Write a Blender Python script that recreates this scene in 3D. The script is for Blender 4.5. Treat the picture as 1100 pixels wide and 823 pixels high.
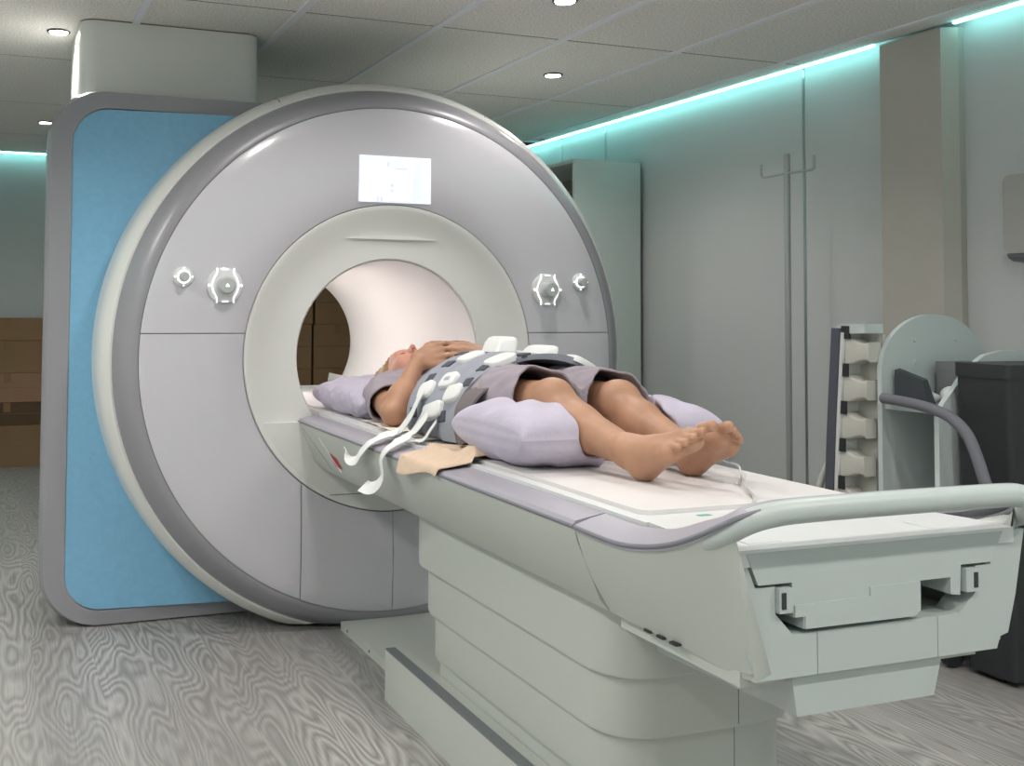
import bpy, bmesh, math, random
import numpy as np
from mathutils import Vector, Matrix, noise

for _o in list(bpy.data.objects):
    bpy.data.objects.remove(_o, do_unlink=True)
SC = bpy.context.scene
COL = SC.collection
R = math.radians
# ------------------------------------------------------------------ camera
W, H = 1100.0, 823.0
FPX, PX, PY = 1145.68, 420.0, 280.0
cam = bpy.data.cameras.new('camera')
cam.sensor_fit = 'HORIZONTAL'; cam.sensor_width = 36.0
cam.lens = FPX * 36.0 / W
cam.shift_x = (W / 2 - PX) / W
cam.shift_y = (PY - H / 2) / W
cam.clip_start = 0.05; cam.clip_end = 60
camo = bpy.data.objects.new('camera', cam); COL.objects.link(camo)
cr = Vector((0.93629745, -0.35114082, 0.00687036))
cd = Vector((0.02141857, 0.0375639, -0.99906466))
cf = Vector((0.35055431, 0.93556885, 0.04269192))
mw = Matrix.Identity(4)
for i in range(3):
    mw[i][0] = cr[i]; mw[i][1] = -cd[i]; mw[i][2] = -cf[i]
mw.translation = Vector((-1.437, -3.801, 1.2))
camo.matrix_world = mw
SC.camera = camo
# ------------------------------------------------------------------ world, exposure
wd = bpy.data.worlds.new('world'); SC.world = wd; wd.use_nodes = True
wd.node_tree.nodes['Background'].inputs[0].default_value = (0.75, 0.85, 0.9, 1)
wd.node_tree.nodes['Background'].inputs[1].default_value = 0.05
SC.view_settings.view_transform = 'Standard'
SC.view_settings.look = 'None'
SC.view_settings.gamma = 1.0
SC.view_settings.use_curve_mapping = False
SC.view_settings.exposure = 0.46
# ceiling downlights: (x, y, watts)
CEIL = 2.34
DOWN = [(0.535, -0.36, 22), (-0.55, -0.85, 36), (1.119, 0.775, 26), (-1.195, 0.823, 26), (-1.139, 3.186, 18),
        (1.0, 2.2, 16), (-2.1, -0.60, 62), (-0.34, -1.9, 13), (0.9, -1.9, 26), (-2.3, -1.9, 75), (-0.34, -3.4, 50),  # from here on: unseen lamps added to lift the ambient light
        (1.0, -3.4, 62), (-2.3, -3.4, 80), (-0.34, -4.9, 65), (-2.3, 1.6, 34), (0.3, 3.2, 8)]
DOWN_COL = (1.0, 0.955, 0.91)
LED_COL = (0.22, 0.95, 0.92)
LED_POWER = 7.0

# ------------------------------------------------------------------ helpers
WLOC = {}
def lin(c):
    out = []
    for v in c:
        v = v / 255.0
        out.append(v / 12.92 if v <= 0.04045 else ((v + 0.055) / 1.055) ** 2.4)
    return (*out, 1.0)

def mat(name, col, rough=0.5, metal=0.0, var=0.0, vscale=8.0, bump=0.0, bscale=200.0, emit=0.0, coat=0.0, spec=0.5, sss=0.0, trans=0.0):
    m = bpy.data.materials.new(name); m.use_nodes = True
    nt = m.node_tree; b = nt.nodes['Principled BSDF']
    c = lin(col)
    b.inputs['Base Color'].default_value = c
    b.inputs['Roughness'].default_value = rough
    b.inputs['Metallic'].default_value = metal
    b.inputs['Specular IOR Level'].default_value = spec
    if coat: b.inputs['Coat Weight'].default_value = coat; b.inputs['Coat Roughness'].default_value = 0.15
    if sss:
        b.inputs['Subsurface Weight'].default_value = sss
        b.inputs['Subsurface Radius'].default_value = (0.01, 0.004, 0.002)
        b.inputs['Subsurface Scale'].default_value = 1.0
    if trans: b.inputs['Transmission Weight'].default_value = trans
    if emit:
        b.inputs['Emission Color'].default_value = c
        b.inputs['Emission Strength'].default_value = emit
    tc = nt.nodes.new('ShaderNodeTexCoord')
    if var:
        n = nt.nodes.new('ShaderNodeTexNoise'); n.inputs['Scale'].default_value = vscale; n.inputs['Detail'].default_value = 4
        r = nt.nodes.new('ShaderNodeValToRGB')
        r.color_ramp.elements[0].position = 0.3; r.color_ramp.elements[1].position = 0.7
        r.color_ramp.elements[0].color = tuple(v * (1 - var) for v in c[:3]) + (1,)
        r.color_ramp.elements[1].color = tuple(min(1, v * (1 + var)) for v in c[:3]) + (1,)
        nt.links.new(tc.outputs['Object'], n.inputs['Vector'])
        nt.links.new(n.outputs['Fac'], r.inputs['Fac']); nt.links.new(r.outputs['Color'], b.inputs['Base Color'])
    if bump:
        n2 = nt.nodes.new('ShaderNodeTexNoise'); n2.inputs['Scale'].default_value = bscale; n2.inputs['Detail'].default_value = 3
        bp = nt.nodes.new('ShaderNodeBump'); bp.inputs['Strength'].default_value = bump; bp.inputs['Distance'].default_value = 0.004
        nt.links.new(tc.outputs['Object'], n2.inputs['Vector'])
        nt.links.new(n2.outputs['Fac'], bp.inputs['Height']); nt.links.new(bp.outputs['Normal'], b.inputs['Normal'])
    return m

def thing(name, loc, label=None, cat=None, group=None, kind=None):
    o = bpy.data.objects.new(name, None); COL.objects.link(o)
    o.empty_display_size = 0.1
    o.location = loc; WLOC[o] = Vector(loc)
    tag(o, label, cat, group, kind)
    return o

def tag(o, label=None, cat=None, group=None, kind=None):
    if label: o['label'] = label
    if cat: o['category'] = cat
    if group: o['group'] = group
    if kind: o['kind'] = kind
    return o

def link_mesh(name, me, parent=None):
    """mesh in world coordinates -> object with its origin at the base centre"""
    n = len(me.vertices)
    co = np.empty(n * 3, np.float32); me.vertices.foreach_get('co', co); co = co.reshape(-1, 3)
    mn, mx = co.min(0), co.max(0)
    org = Vector(((mn[0] + mx[0]) / 2, (mn[1] + mx[1]) / 2, mn[2]))
    co -= np.array(org, np.float32)
    me.vertices.foreach_set('co', co.ravel()); me.update()
    o = bpy.data.objects.new(name, me); COL.objects.link(o)
    WLOC[o] = org
    if parent is not None:
        o.parent = parent; o.location = org - WLOC[parent]
    else:
        o.location = org
    return o

def copy_obj(o, delta, parent=None):
    c = o.copy(); COL.objects.link(c)
    WLOC[c] = WLOC[o] + Vector(delta)
    c.parent = parent
    c.location = WLOC[c] - (WLOC[parent] if parent is not None else Vector())
    return c

def bobj(name, bm, m, parent=None, smooth=False, bevel=0.0, seg=2, auto=None):
    if bevel:
        ed = [e for e in bm.edges if len(e.link_faces) == 2 and e.calc_face_angle(0) > R(35)]
        bmesh.ops.bevel(bm, geom=ed, offset=bevel, segments=seg, profile=0.5, affect='EDGES', clamp_overlap=True)
    bmesh.ops.recalc_face_normals(bm, faces=bm.faces)
    me = bpy.data.meshes.new(name); bm.to_mesh(me); bm.free()
    me.materials.append(m)
    if smooth or auto:
        me.polygons.foreach_set('use_smooth', [True] * len(me.polygons))
        me.set_sharp_from_angle(angle=R(auto or 40))
    return link_mesh(name, me, parent)

def pobj(name, verts, faces, m, parent=None, smooth=True, auto=40):
    me = bpy.data.meshes.new(name); me.from_pydata([tuple(v) for v in verts], [], faces); me.update()
    bm = bmesh.new(); bm.from_mesh(me); bmesh.ops.recalc_face_normals(bm, faces=bm.faces); bm.to_mesh(me); bm.free()
    me.materials.append(m)
    if smooth:
        me.polygons.foreach_set('use_smooth', [True] * len(me.polygons)); me.set_sharp_from_angle(angle=R(auto))
    return link_mesh(name, me, parent)

def add_box(bm, x0, x1, y0, y1, z0, z1):
    v = [bm.verts.new(p) for p in ((x0,y0,z0),(x1,y0,z0),(x1,y1,z0),(x0,y1,z0),(x0,y0,z1),(x1,y0,z1),(x1,y1,z1),(x0,y1,z1))]
    for f in ((0,3,2,1),(4,5,6,7),(0,1,5,4),(1,2,6,5),(2,3,7,6),(3,0,4,7)):
        bm.faces.new([v[i] for i in f])
    return v

def box(name, x0, x1, y0, y1, z0, z1, m, parent=None, bevel=0.0, seg=2):
    bm = bmesh.new(); add_box(bm, x0, x1, y0, y1, z0, z1)
    return bobj(name, bm, m, parent, bevel=bevel, seg=seg, auto=40 if bevel else None)

def add_prism(bm, pts, axis, a, b):
    """polygon of 2D points extruded along axis (0 x, 1 y, 2 z) from a to b"""
    def p3(p, t):
        if axis == 0: return (t, p[0], p[1])
        if axis == 1: return (p[0], t, p[1])
        return (p[0], p[1], t)
    va = [bm.verts.new(p3(p, a)) for p in pts]; vb = [bm.verts.new(p3(p, b)) for p in pts]
    n = len(pts)
    bm.faces.new(va); bm.faces.new(vb[::-1])
    for i in range(n):
        bm.faces.new((va[i], va[(i+1) % n], vb[(i+1) % n], vb[i]))

def prism(name, pts, axis, a, b, m, parent=None, bevel=0.0, seg=2, auto=None):
    bm = bmesh.new(); add_prism(bm, pts, axis, a, b)
    return bobj(name, bm, m, parent, bevel=bevel, seg=seg, auto=auto or (40 if bevel else None))

def lathe_y(prof, cx, cz, n=128, a0=0.0, a1=2*math.pi):
    """profile [(r, y)] revolved about the line x=cx, z=cz (along y)"""
    full = abs(a1 - a0 - 2*math.pi) < 1e-6
    na = n if full else n + 1
    V = []; F = []
    for i in range(na):
        t = a0 + (a1 - a0) * i / n
        for r, y in prof: V.append((cx + r*math.cos(t), y, cz + r*math.sin(t)))
    k = len(prof)
    for i in range(n):
        j = (i+1) % na
        for q in range(k-1):
            F.append((i*k+q, j*k+q, j*k+q+1, i*k+q+1))
    return V, F

def bm_from(V, F):
    bm = bmesh.new(); vs = [bm.verts.new(v) for v in V]
    for f in F:
        try: bm.faces.new([vs[i] for i in f])
        except ValueError: pass
    return bm

def cut(bm, co, no):
    """keep the side that the normal does not point to"""
    bmesh.ops.bisect_plane(bm, geom=bm.verts[:] + bm.edges[:] + bm.faces[:], plane_co=co, plane_no=no, clear_outer=True, dist=1e-6)
    return bm

def frames(path, closed=False):
    P = [Vector(p) for p in path]; n = len(P); T = []
    for i in range(n):
        a = P[i-1] if (i > 0 or closed) else P[i]; b = P[(i+1) % n] if (i < n-1 or closed) else P[i]
        T.append((b-a).normalized())
    up = Vector((0,0,1)) if abs(T[0].z) < 0.9 else Vector((1,0,0))
    N = []
    u = (up - T[0]*up.dot(T[0])).normalized()
    for i in range(n):
        u = (u - T[i]*u.dot(T[i])).normalized(); N.append(u)
    return P, T, N

def tube(path, r, n=12, cap=True):
    P, T, N = frames(path); V = []; F = []
    for i, p in enumerate(P):
        b = T[i].cross(N[i]); rr = r[i] if isinstance(r, (list, tuple)) else r
        for k in range(n):
            a = 2*math.pi*k/n
            V.append(p + N[i]*(rr*math.cos(a)) + b*(rr*math.sin(a)))
    m = len(P)
    for i in range(m-1):
        for k in range(n):
            F.append((i*n+k, i*n+(k+1) % n, (i+1)*n+(k+1) % n, (i+1)*n+k))
    if cap:
        F.append(tuple(range(n))[::-1]); F.append(tuple(range((m-1)*n, m*n)))
    return V, F

def smooth_path(pts, sub=6):
    P = [Vector(p) for p in pts]; out = []
    n = len(P)
    for i in range(n-1):
        p0 = P[i-1] if i > 0 else P[i]*2-P[i+1]; p1 = P[i]; p2 = P[i+1]; p3 = P[i+2] if i+2 < n else P[i+1]*2-P[i]
        for s in range(sub):
            t = s/sub
            out.append(0.5*((2*p1) + (p2-p0)*t + (2*p0-5*p1+4*p2-p3)*t*t + (3*p1-p0-3*p2+p3)*t**3))
    out.append(P[-1]); return out

def rrect(x0, x1, z0, z1, r, n=10):
    pts = []
    for cx, cz, a in ((x1-r, z1-r, 0), (x0+r, z1-r, 90), (x0+r, z0+r, 180), (x1-r, z0+r, 270)):
        for i in range(n+1):
            t = R(a + 90*i/n); pts.append((cx + r*math.cos(t), cz + r*math.sin(t)))
    return pts

def loft(secs, closed=True, cap=True):
    """list of equal-length point loops -> verts, faces"""
    k = len(secs[0]); V = [p for s in secs for p in s]; F = []
    for i in range(len(secs)-1):
        for q in range(k if closed else k-1):
            F.append((i*k+q, i*k+(q+1) % k, (i+1)*k+(q+1) % k, (i+1)*k+q))
    if cap:
        F.append(tuple(range(k))[::-1]); F.append(tuple(range((len(secs)-1)*k, len(secs)*k)))
    return V, F
# ------------------------------------------------------------------ materials
M_wall = mat('wall_paint', (200, 203, 203), 0.55, var=0.02, vscale=3, bump=0.08, bscale=300)
M_panel = mat('wall_panel', (204, 206, 206), 0.42, var=0.015, vscale=2)
M_strip = mat('joint_metal', (176, 186, 186), 0.3, metal=0.85)
M_pillar = mat('pillar_laminate', (190, 186, 178), 0.55, var=0.03, vscale=5)
M_tile = mat('mineral_tile', (236, 234, 229), 0.95, var=0.22, vscale=120, bump=0.5, bscale=160, spec=0.1)
M_bar = mat('ceiling_bar_paint', (238, 240, 246), 0.5)
M_void = mat('ceiling_void', (60, 62, 62), 0.9)
M_led = mat('led_tape', (160, 250, 245), 0.5, emit=LED_POWER)
M_lampon = mat('lamp_glass', (255, 250, 240), 0.4, emit=14.0)
M_lamprim = mat('lamp_rim', (70, 72, 74), 0.35, metal=0.8)
M_card = mat('cardboard', (146, 116, 86), 0.85, var=0.06, vscale=6)
M_card2 = mat('cardboard_pale', (160, 124, 98), 0.85, var=0.06, vscale=6)
M_tape = mat('packing_tape', (140, 104, 66), 0.45)
M_white = mat('scanner_white', (217, 217, 214), 0.36, var=0.01, vscale=3, coat=0.15)
M_silver = mat('scanner_silver', (146, 145, 151), 0.36, metal=0.1, var=0.02, vscale=2)
M_face = mat('scanner_face', (198, 196, 203), 0.2, metal=0.0, coat=0.35)
M_blue = mat('scanner_blue', (124, 178, 212), 0.32, var=0.04, vscale=40, bump=0.5, bscale=110)
M_bore = mat('bore_liner', (234, 230, 228), 0.45)
M_seam = mat('seam_dark', (128, 128, 130), 0.7)
M_dark = mat('dark_plastic', (48, 50, 52), 0.5)
M_screen = mat('screen_glow', (236, 240, 250), 0.5, emit=0.28, spec=0.2)
M_glow = mat('dial_glow', (255, 255, 255), 0.4, emit=0.9)
M_dial = mat('dial_grey', (178, 182, 180), 0.35)
M_clear = mat('dial_plate', (214, 214, 216), 0.2, coat=0.3)
M_table = mat('table_shell', (186, 190, 184), 0.38, var=0.012, vscale=4, coat=0.1)
M_tend = mat('table_end_shell', (178, 186, 184), 0.4, var=0.012, vscale=4)
M_rail = mat('table_rail', (158, 155, 166), 0.4)
M_railedge = mat('table_rail_edge', (122, 122, 130), 0.45)
M_top = mat('table_top_white', (214, 215, 216), 0.34)
M_pad = mat('table_pad_white', (216, 212, 212), 0.5, var=0.01, vscale=6)
M_red = mat('red_mark', (176, 40, 40), 0.5)
M_green = mat('green_mark', (90, 160, 140), 0.5)
M_grey = mat('strip_grey', (112, 118, 122), 0.5)

def floor_mat():
    m = bpy.data.materials.new('grey_oak_vinyl'); m.use_nodes = True
    nt = m.node_tree; N = nt.nodes; L = nt.links; b = N['Principled BSDF']
    tc = N.new('ShaderNodeTexCoord')
    def mapn(sc, loc=(0,0,0)):
        mp = N.new('ShaderNodeMapping'); mp.inputs['Scale'].default_value = sc; mp.inputs['Location'].default_value = loc
        L.new(tc.outputs['Object'], mp.inputs['Vector']); return mp
    # plank number across x gives every plank its own offset
    sep = N.new('ShaderNodeSeparateXYZ'); L.new(tc.outputs['Object'], sep.inputs[0])
    def math_(op, a, bv=None, val=None):
        n = N.new('ShaderNodeMath'); n.operation = op
        L.new(a, n.inputs[0])
        if bv is not None: L.new(bv, n.inputs[1])
        elif val is not None: n.inputs[1].default_value = val
        return n.outputs[0]
    pl = math_('FLOOR', math_('MULTIPLY', sep.outputs['X'], val=1/0.19))
    white = N.new('ShaderNodeTexWhiteNoise'); white.noise_dimensions = '1D'; L.new(pl, white.inputs['W'])
    off = math_('MULTIPLY', white.outputs['Value'], val=7.0)
    comb = N.new('ShaderNodeCombineXYZ')
    L.new(sep.outputs['X'], comb.inputs['X']); L.new(math_('ADD', sep.outputs['Y'], off), comb.inputs['Y']); L.new(off, comb.inputs['Z'])
    mp1 = N.new('ShaderNodeMapping'); mp1.inputs['Scale'].default_value = (4.6, 0.85, 1); L.new(comb.outputs[0], mp1.inputs['Vector'])
    n1 = N.new('ShaderNodeTexNoise'); n1.inputs['Scale'].default_value = 1.0; n1.inputs['Detail'].default_value = 2.0; n1.inputs['Roughness'].default_value = 0.45
    L.new(mp1.outputs[0], n1.inputs['Vector'])
    # contour rings of the noise give the cathedral grain
    rings = math_('FRACT', math_('MULTIPLY', n1.outputs['Fac'], val=32.0))
    mp2 = N.new('ShaderNodeMapping'); mp2.inputs['Scale'].default_value = (160, 5, 1); L.new(comb.outputs[0], mp2.inputs['Vector'])
    n2 = N.new('ShaderNodeTexNoise'); n2.inputs['Scale'].default_value = 1.0; n2.inputs['Detail'].default_value = 3
    L.new(mp2.outputs[0], n2.inputs['Vector'])
    mp3 = mapn((2.2, 0.35, 1)); n3 = N.new('ShaderNodeTexNoise'); n3.inputs['Scale'].default_value = 1.0; L.new(mp3.outputs[0], n3.inputs['Vector'])
    tri = math_('ABSOLUTE', math_('SUBTRACT', rings, val=0.5))
    amp = N.new('ShaderNodeMapRange'); L.new(n3.outputs['Fac'], amp.inputs['Value'])
    amp.inputs['From Min'].default_value = 0.35; amp.inputs['From Max'].default_value = 0.65; amp.inputs['To Min'].default_value = 0.18; amp.inputs['To Max'].default_value = 0.80
    s1 = math_('MULTIPLY', tri, amp.outputs[0])
    s2 = math_('ADD', s1, math_('MULTIPLY', n2.outputs['Fac'], val=0.40))
    s2 = math_('ADD', s2, math_('MULTIPLY', white.outputs['Value'], val=0.05))
    rp = N.new('ShaderNodeValToRGB'); L.new(s2, rp.inputs['Fac'])
    e = rp.color_ramp.elements; e[0].position = 0.2; e[1].position = 0.75
    e[0].color = lin((130, 128, 126)); e[1].color = lin((192, 190, 187))
    L.new(rp.outputs['Color'], b.inputs['Base Color'])
    b.inputs['Roughness'].default_value = 0.42
    bp = N.new('ShaderNodeBump'); bp.inputs['Strength'].default_value = 0.08; bp.inputs['Distance'].default_value = 0.002
    L.new(s2, bp.inputs['Height']); L.new(bp.outputs['Normal'], b.inputs['Normal'])
    return m
M_floor = floor_mat()

# ------------------------------------------------------------------ room shell
XL, XR, YF, YB = -3.2, 2.17, -5.6, 4.75
def structure(o):
    o['kind'] = 'structure'; return o
structure(box('floor', XL-0.1, XR+0.1, YF-0.1, YB+0.1, -0.05, 0.0, M_floor))
M_wall2 = mat('wall_paint_white', (236, 238, 236), 0.6)
structure(box('wall_left', XL-0.1, XL, YF, YB, 0, 2.6, M_wall2))
structure(box('wall_front', XL, XR, YF-0.1, YF, 0, 2.6, M_wall2))
structure(box('wall_back', XL, XR, YB, YB+0.1, 0, 2.6, M_wall))
structure(box('wall_niche', 1.35, XR, 3.02, 3.12, 0, 2.6, M_wall))

# right wall: laminate panels with metal joint strips
wr = structure(box('wall_right', XR+0.012, XR+0.1, YF, YB, 0, 2.6, M_seam))
joints = [YF, -4.5, -3.3, -2.1, -0.95, 0.235, 1.435+0.0, 1.985, 2.52, 3.02]
joints = [YF, -4.6, -3.4, -2.2, -1.0, 0.235, 1.985, 2.53, 3.02]
for a, b in zip(joints[:-1], joints[1:]):
    box('panel', XR, XR+0.012, a+0.006, b-0.006, 0.07, 2.6, M_panel, wr, bevel=0.0015, seg=1)
for y in joints[1:-1]:
    if y < -0.9: continue
    box('joint_strip', XR-0.002, XR+0.011, y-0.008, y+0.008, 0.07, 2.34, M_strip, wr)
structure(box('baseboard_right', XR-0.012, XR, YF, 3.02, 0, 0.07, mat('baseboard_dark', (62, 60, 60), 0.5)))

# pillar on the right wall
pl = structure(thing('trim_1', (2.11, -0.465, 0)))
prism('pillar_front', [(XR, -0.275), (XR-0.03, -0.275), (XR-0.085, -0.315), (XR-0.085, -0.625), (XR-0.03, -0.66), (XR, -0.66)], 2, 0, 2.325, M_pillar, pl)

# ceiling: slab above, mineral tiles, bars
ce = structure(box('ceiling', XL, XR+0.1, YF, YB, 2.44, 2.5, M_void))
xs = [0.82 + 0.577*k for k in range(-8, 3)]
xs = [x for x in xs if XL < x < 2.0]
ys = [0.165 + 1.195*k for k in range(-6, 5)]
ys = [YF] + [y for y in ys if YF + 0.1 < y < YB - 0.1] + [YB - 0.085]
proto = None
for i, x in enumerate(xs[:-1]):
    for j in range(len(ys)-1):
        w = xs[i+1]-x; d = ys[j+1]-ys[j]
        std = abs(d - 1.195) < 1e-3
        if std and proto is not None:
            copy_obj(proto[0], (x-proto[1], ys[j]-proto[2], 0), ce)
        else:
            o = box('ceiling_tile', x+0.012, xs[i+1]-0.012, ys[j]+0.006, ys[j+1]-0.006, CEIL, CEIL+0.02, M_tile, ce)
            if std: proto = (o, x, ys[j])
for j in range(len(ys)-1):
    if ys[j] > 2.5: continue
    box('ceiling_tile', xs[-1]+0.012, 2.085, ys[j]+0.006, ys[j+1]-0.006, CEIL, CEIL+0.02, M_tile, ce)
    box('ceiling_tile', XL+0.085, xs[0]-0.012, ys[j]+0.006, ys[j+1]-0.006, CEIL, CEIL+0.02, M_tile, ce)
for x in xs:
    box('ceiling_bar', x-0.0155, x+0.0155, YF, YB-0.085, CEIL-0.006, CEIL+0.024, M_bar, ce)
for y in ys[1:-1]:
    box('ceiling_bar', XL, 2.085, y-0.0062, y+0.0062, CEIL+0.0015, CEIL+0.019, M_void, ce)
# edge trims in front of the light coves
box('cove_trim', 2.085, 2.10, YF, 3.02, CEIL, 2.44, M_bar, ce)
box('cove_trim', XL, 1.35, YB-0.085, YB-0.07, CEIL, 2.44, M_bar, ce)
box('cove_trim', XL+0.07, XL+0.085, YF, YB-0.085, CEIL, 2.44, M_bar, ce)
# LED tape in the coves
led = thing('led_strip', (2.13, -1.3, CEIL), 'glowing cyan LED tape in the cove along the right wall', 'light strip', 'cyan cove lights')
box('light_tape', 2.101, 2.113, YF, -0.67, CEIL-0.009, CEIL+0.003, M_led, led); box('light_tape', 2.101, 2.113, -0.265, 3.02, CEIL-0.009, CEIL+0.003, M_led, led)
led2 = thing('led_strip', (-0.9, YB-0.04, CEIL), 'glowing cyan LED tape in the cove of the far wall behind the boxes', 'light strip', 'cyan cove lights')
box('light_tape', XL, 1.35, YB-0.068, YB-0.056, CEIL-0.009, CEIL+0.003, M_led, led2)

led3 = thing('led_strip', (XL+0.06, -0.4, CEIL), 'added cyan LED tape along the unseen left wall, for ambient light', 'light strip', 'cyan cove lights')
box('light_tape', XL+0.056, XL+0.068, YF, YB-0.1, CEIL-0.009, CEIL+0.003, M_led, led3)  # cove tape added on the unseen left wall as ambient fill
led4 = thing('led_strip', (-0.5, YF+0.06, CEIL), 'added cyan LED tape on the unseen wall behind the camera, for ambient light', 'light strip', 'cyan cove lights')
box('light_tape', XL+0.1, 2.0, YF+0.056, YF+0.068, CEIL-0.008, CEIL-0.001, M_led, led4)  # unseen tape added behind the camera to spread more cyan ambient light
led5 = thing('led_strip', (1.75, 2.98, CEIL), 'short glowing cyan LED tape on the niche wall behind the cabinet', 'light strip', 'cyan cove lights')
box('light_tape', 1.38, 2.10, 2.975, 2.987, CEIL-0.012, CEIL-0.002, M_led, led5)
cv = thing('ceiling_vent', (1.7, 2.83, CEIL-0.01), 'dark ceiling slot in the far right corner above the cabinet', 'vent')
box('vent_frame', 1.36, 2.07, 2.68, 2.96, CEIL-0.008, CEIL-0.001, M_bar, cv); box('vent_opening', 1.38, 2.05, 2.70, 2.94, CEIL-0.010, CEIL-0.0085, M_void, cv)
# downlights
DL_WORDS = ['round ceiling downlight near the front of the scanner ring, at the top of the picture',
            'round ceiling downlight above the near end of the table, in front of the scanner',
            'round ceiling downlight shining above the right shoulder of the scanner',
            'round ceiling downlight glaring beside the white ceiling duct',
            'round ceiling downlight far back near the glowing far wall']
DL_ADDED = ['behind the scanner, above the cabinet', 'left of the table, level with the scanner front', 'above the knees of the person', 'above the right side of the table end', 'left of the table end', 'above the camera', 'right of the camera', 'left of the camera', 'behind the camera', 'left of the scanner', 'behind the scanner above the boxes']
def downlight(i, x, y, w):
    lab = DL_WORDS[i] if i < len(DL_WORDS) else 'added unseen fill downlight ' + DL_ADDED[i-len(DL_WORDS)]
    t = thing('ceiling_downlight', (x, y, CEIL-0.01), lab, 'ceiling light', 'recessed downlights')
    V, F = tube([(x + 0.043*math.cos(R(a)), y + 0.043*math.sin(R(a)), CEIL-0.003) for a in range(0, 361, 15)], 0.005, 6, cap=False)
    pobj('rim', V, F, M_lamprim, t)
    bm = bmesh.new()
    bmesh.ops.create_cone(bm, cap_ends=True, segments=24, radius1=0.036, radius2=0.040, depth=0.010, matrix=Matrix.Translation((x, y, CEIL-0.004)))
    bobj('lamp_glass', bm, M_lampon, t)
    l = bpy.data.lights.new('downlight_lamp', 'SPOT'); l.energy = w*LAMP_GAIN; l.color = DOWN_COL
    l.spot_size = R(150); l.spot_blend = 0.7; l.shadow_soft_size = 0.05
    lo = bpy.data.objects.new('downlight_lamp', l); COL.objects.link(lo); lo.parent = t; lo.location = (0, 0, -0.008)
LAMP_GAIN = 1.0
for i, (x, y, w) in enumerate(DOWN): downlight(i, x, y, w)

# ------------------------------------------------------------------ scanner
ZC = 1.007
sc = thing('mri_scanner', (0, 0.6, 0), 'large round white and silver MRI scanner with blue side panels', 'scanner')
def clipz(bm, z=0.012):
    return cut(bm, (0, 0, z), (0, 0, -1))
def yfront(x): return 0.30 + 0.10*max(0.0, abs(x)-0.55)
# back housing: round drum plus the wing on the left
V, F = lathe_y([(1.045, 0.40), (1.04, 0.8), (0.98, 1.66), (0.90, 1.742), (0.42, 1.745)], 0, ZC, 96)
bobj('rear_housing', clipz(bm_from(V, F), 0.012), M_white, sc, smooth=True)
secs = []
for y, x0, zt, rr in ((0.37, -1.205, 1.985, 0.19), (0.55, -1.238, 1.98, 0.2), (0.72, -1.236, 1.97, 0.2), (0.95, -1.18, 1.94, 0.2), (1.05, -1.08, 1.88, 0.2)):
    secs.append([(x, y, z) for x, z in rrect(x0, -0.50, 0.02, zt, rr, 10)])
V, F = loft(secs); pobj('wing_housing', V, F, M_white, sc)
# silver frame
OUT = rrect(-1.243, 1.243, 0.006, 2.008, 0.20, 14); INN = rrect(-1.163, 1.163, 0.058, 1.945, 0.135, 14)
OUTB = rrect(-1.25, 1.25, 0.004, 2.012, 0.20, 14)
secs = [[(x, yfront(x)+0.105, z) for x, z in OUTB], [(x, yfront(x)+0.016, z) for x, z in OUTB], [(x*0.995, yfront(x), z) for x, z in OUT], [(x, yfront(x), z) for x, z in INN], [(x, yfront(x)+0.02, z) for x, z in INN]]
V, F = loft(secs, cap=False); bm = bm_from(V, F); cut(bm, (-0.22, 0, 0), (1, 0, 0)); bobj('silver_frame', bm, M_silver, sc, auto=30)
poly = [(x, z) for x, z in rrect(-1.159, 1.159, 0.062, 1.941, 0.132, 14)]
bm = bmesh.new(); vs = [bm.verts.new((x, 0, z)) for x, z in poly]; bm.faces.new(vs)
cut(bm, (-0.46, 0, 0), (1, 0, 0))
for xx in (0.55, 0.7, 0.85, 1.0, 1.1):
    bmesh.ops.bisect_plane(bm, geom=bm.verts[:]+bm.edges[:]+bm.faces[:], plane_co=(-xx, 0, 0), plane_no=(1, 0, 0))
for v in bm.verts: v.co.y = yfront(v.co.x) + 0.006
bobj('blue_panel', bm, M_blue, sc, smooth=True)
# white outer band, silver rim
V, F = lathe_y([(1.030, 0.086), (1.040, 0.084), (1.062, 0.110), (1.074, 0.15), (1.078, 0.20), (1.078, 0.45)], 0, ZC, 192)
bobj('outer_band', clipz(bm_from(V, F)), M_white, sc, smooth=True)
V, F = lathe_y([(0.9508, 0.016), (0.9512, 0.005), (0.962, 0.003), (0.985, 0.014), (1.01, 0.04), (1.030, 0.078), (1.034, 0.09)], 0, ZC, 192)
bobj('silver_rim', clipz(bm_from(V, F)), M_silver, sc, smooth=True)
# band joint
for ang in (114.0, 66.0):
    c, s_ = math.cos(R(ang)), math.sin(R(ang))
    V, F = lathe_y([(1.034, 0.0835), (1.0635, 0.108), (1.0755, 0.15), (1.0795, 0.20), (1.0795, 0.45)], 0, ZC, 1, R(ang)-0.0022, R(ang)+0.0022)
    pobj('band_joint', V, F, M_seam, sc)
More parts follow.
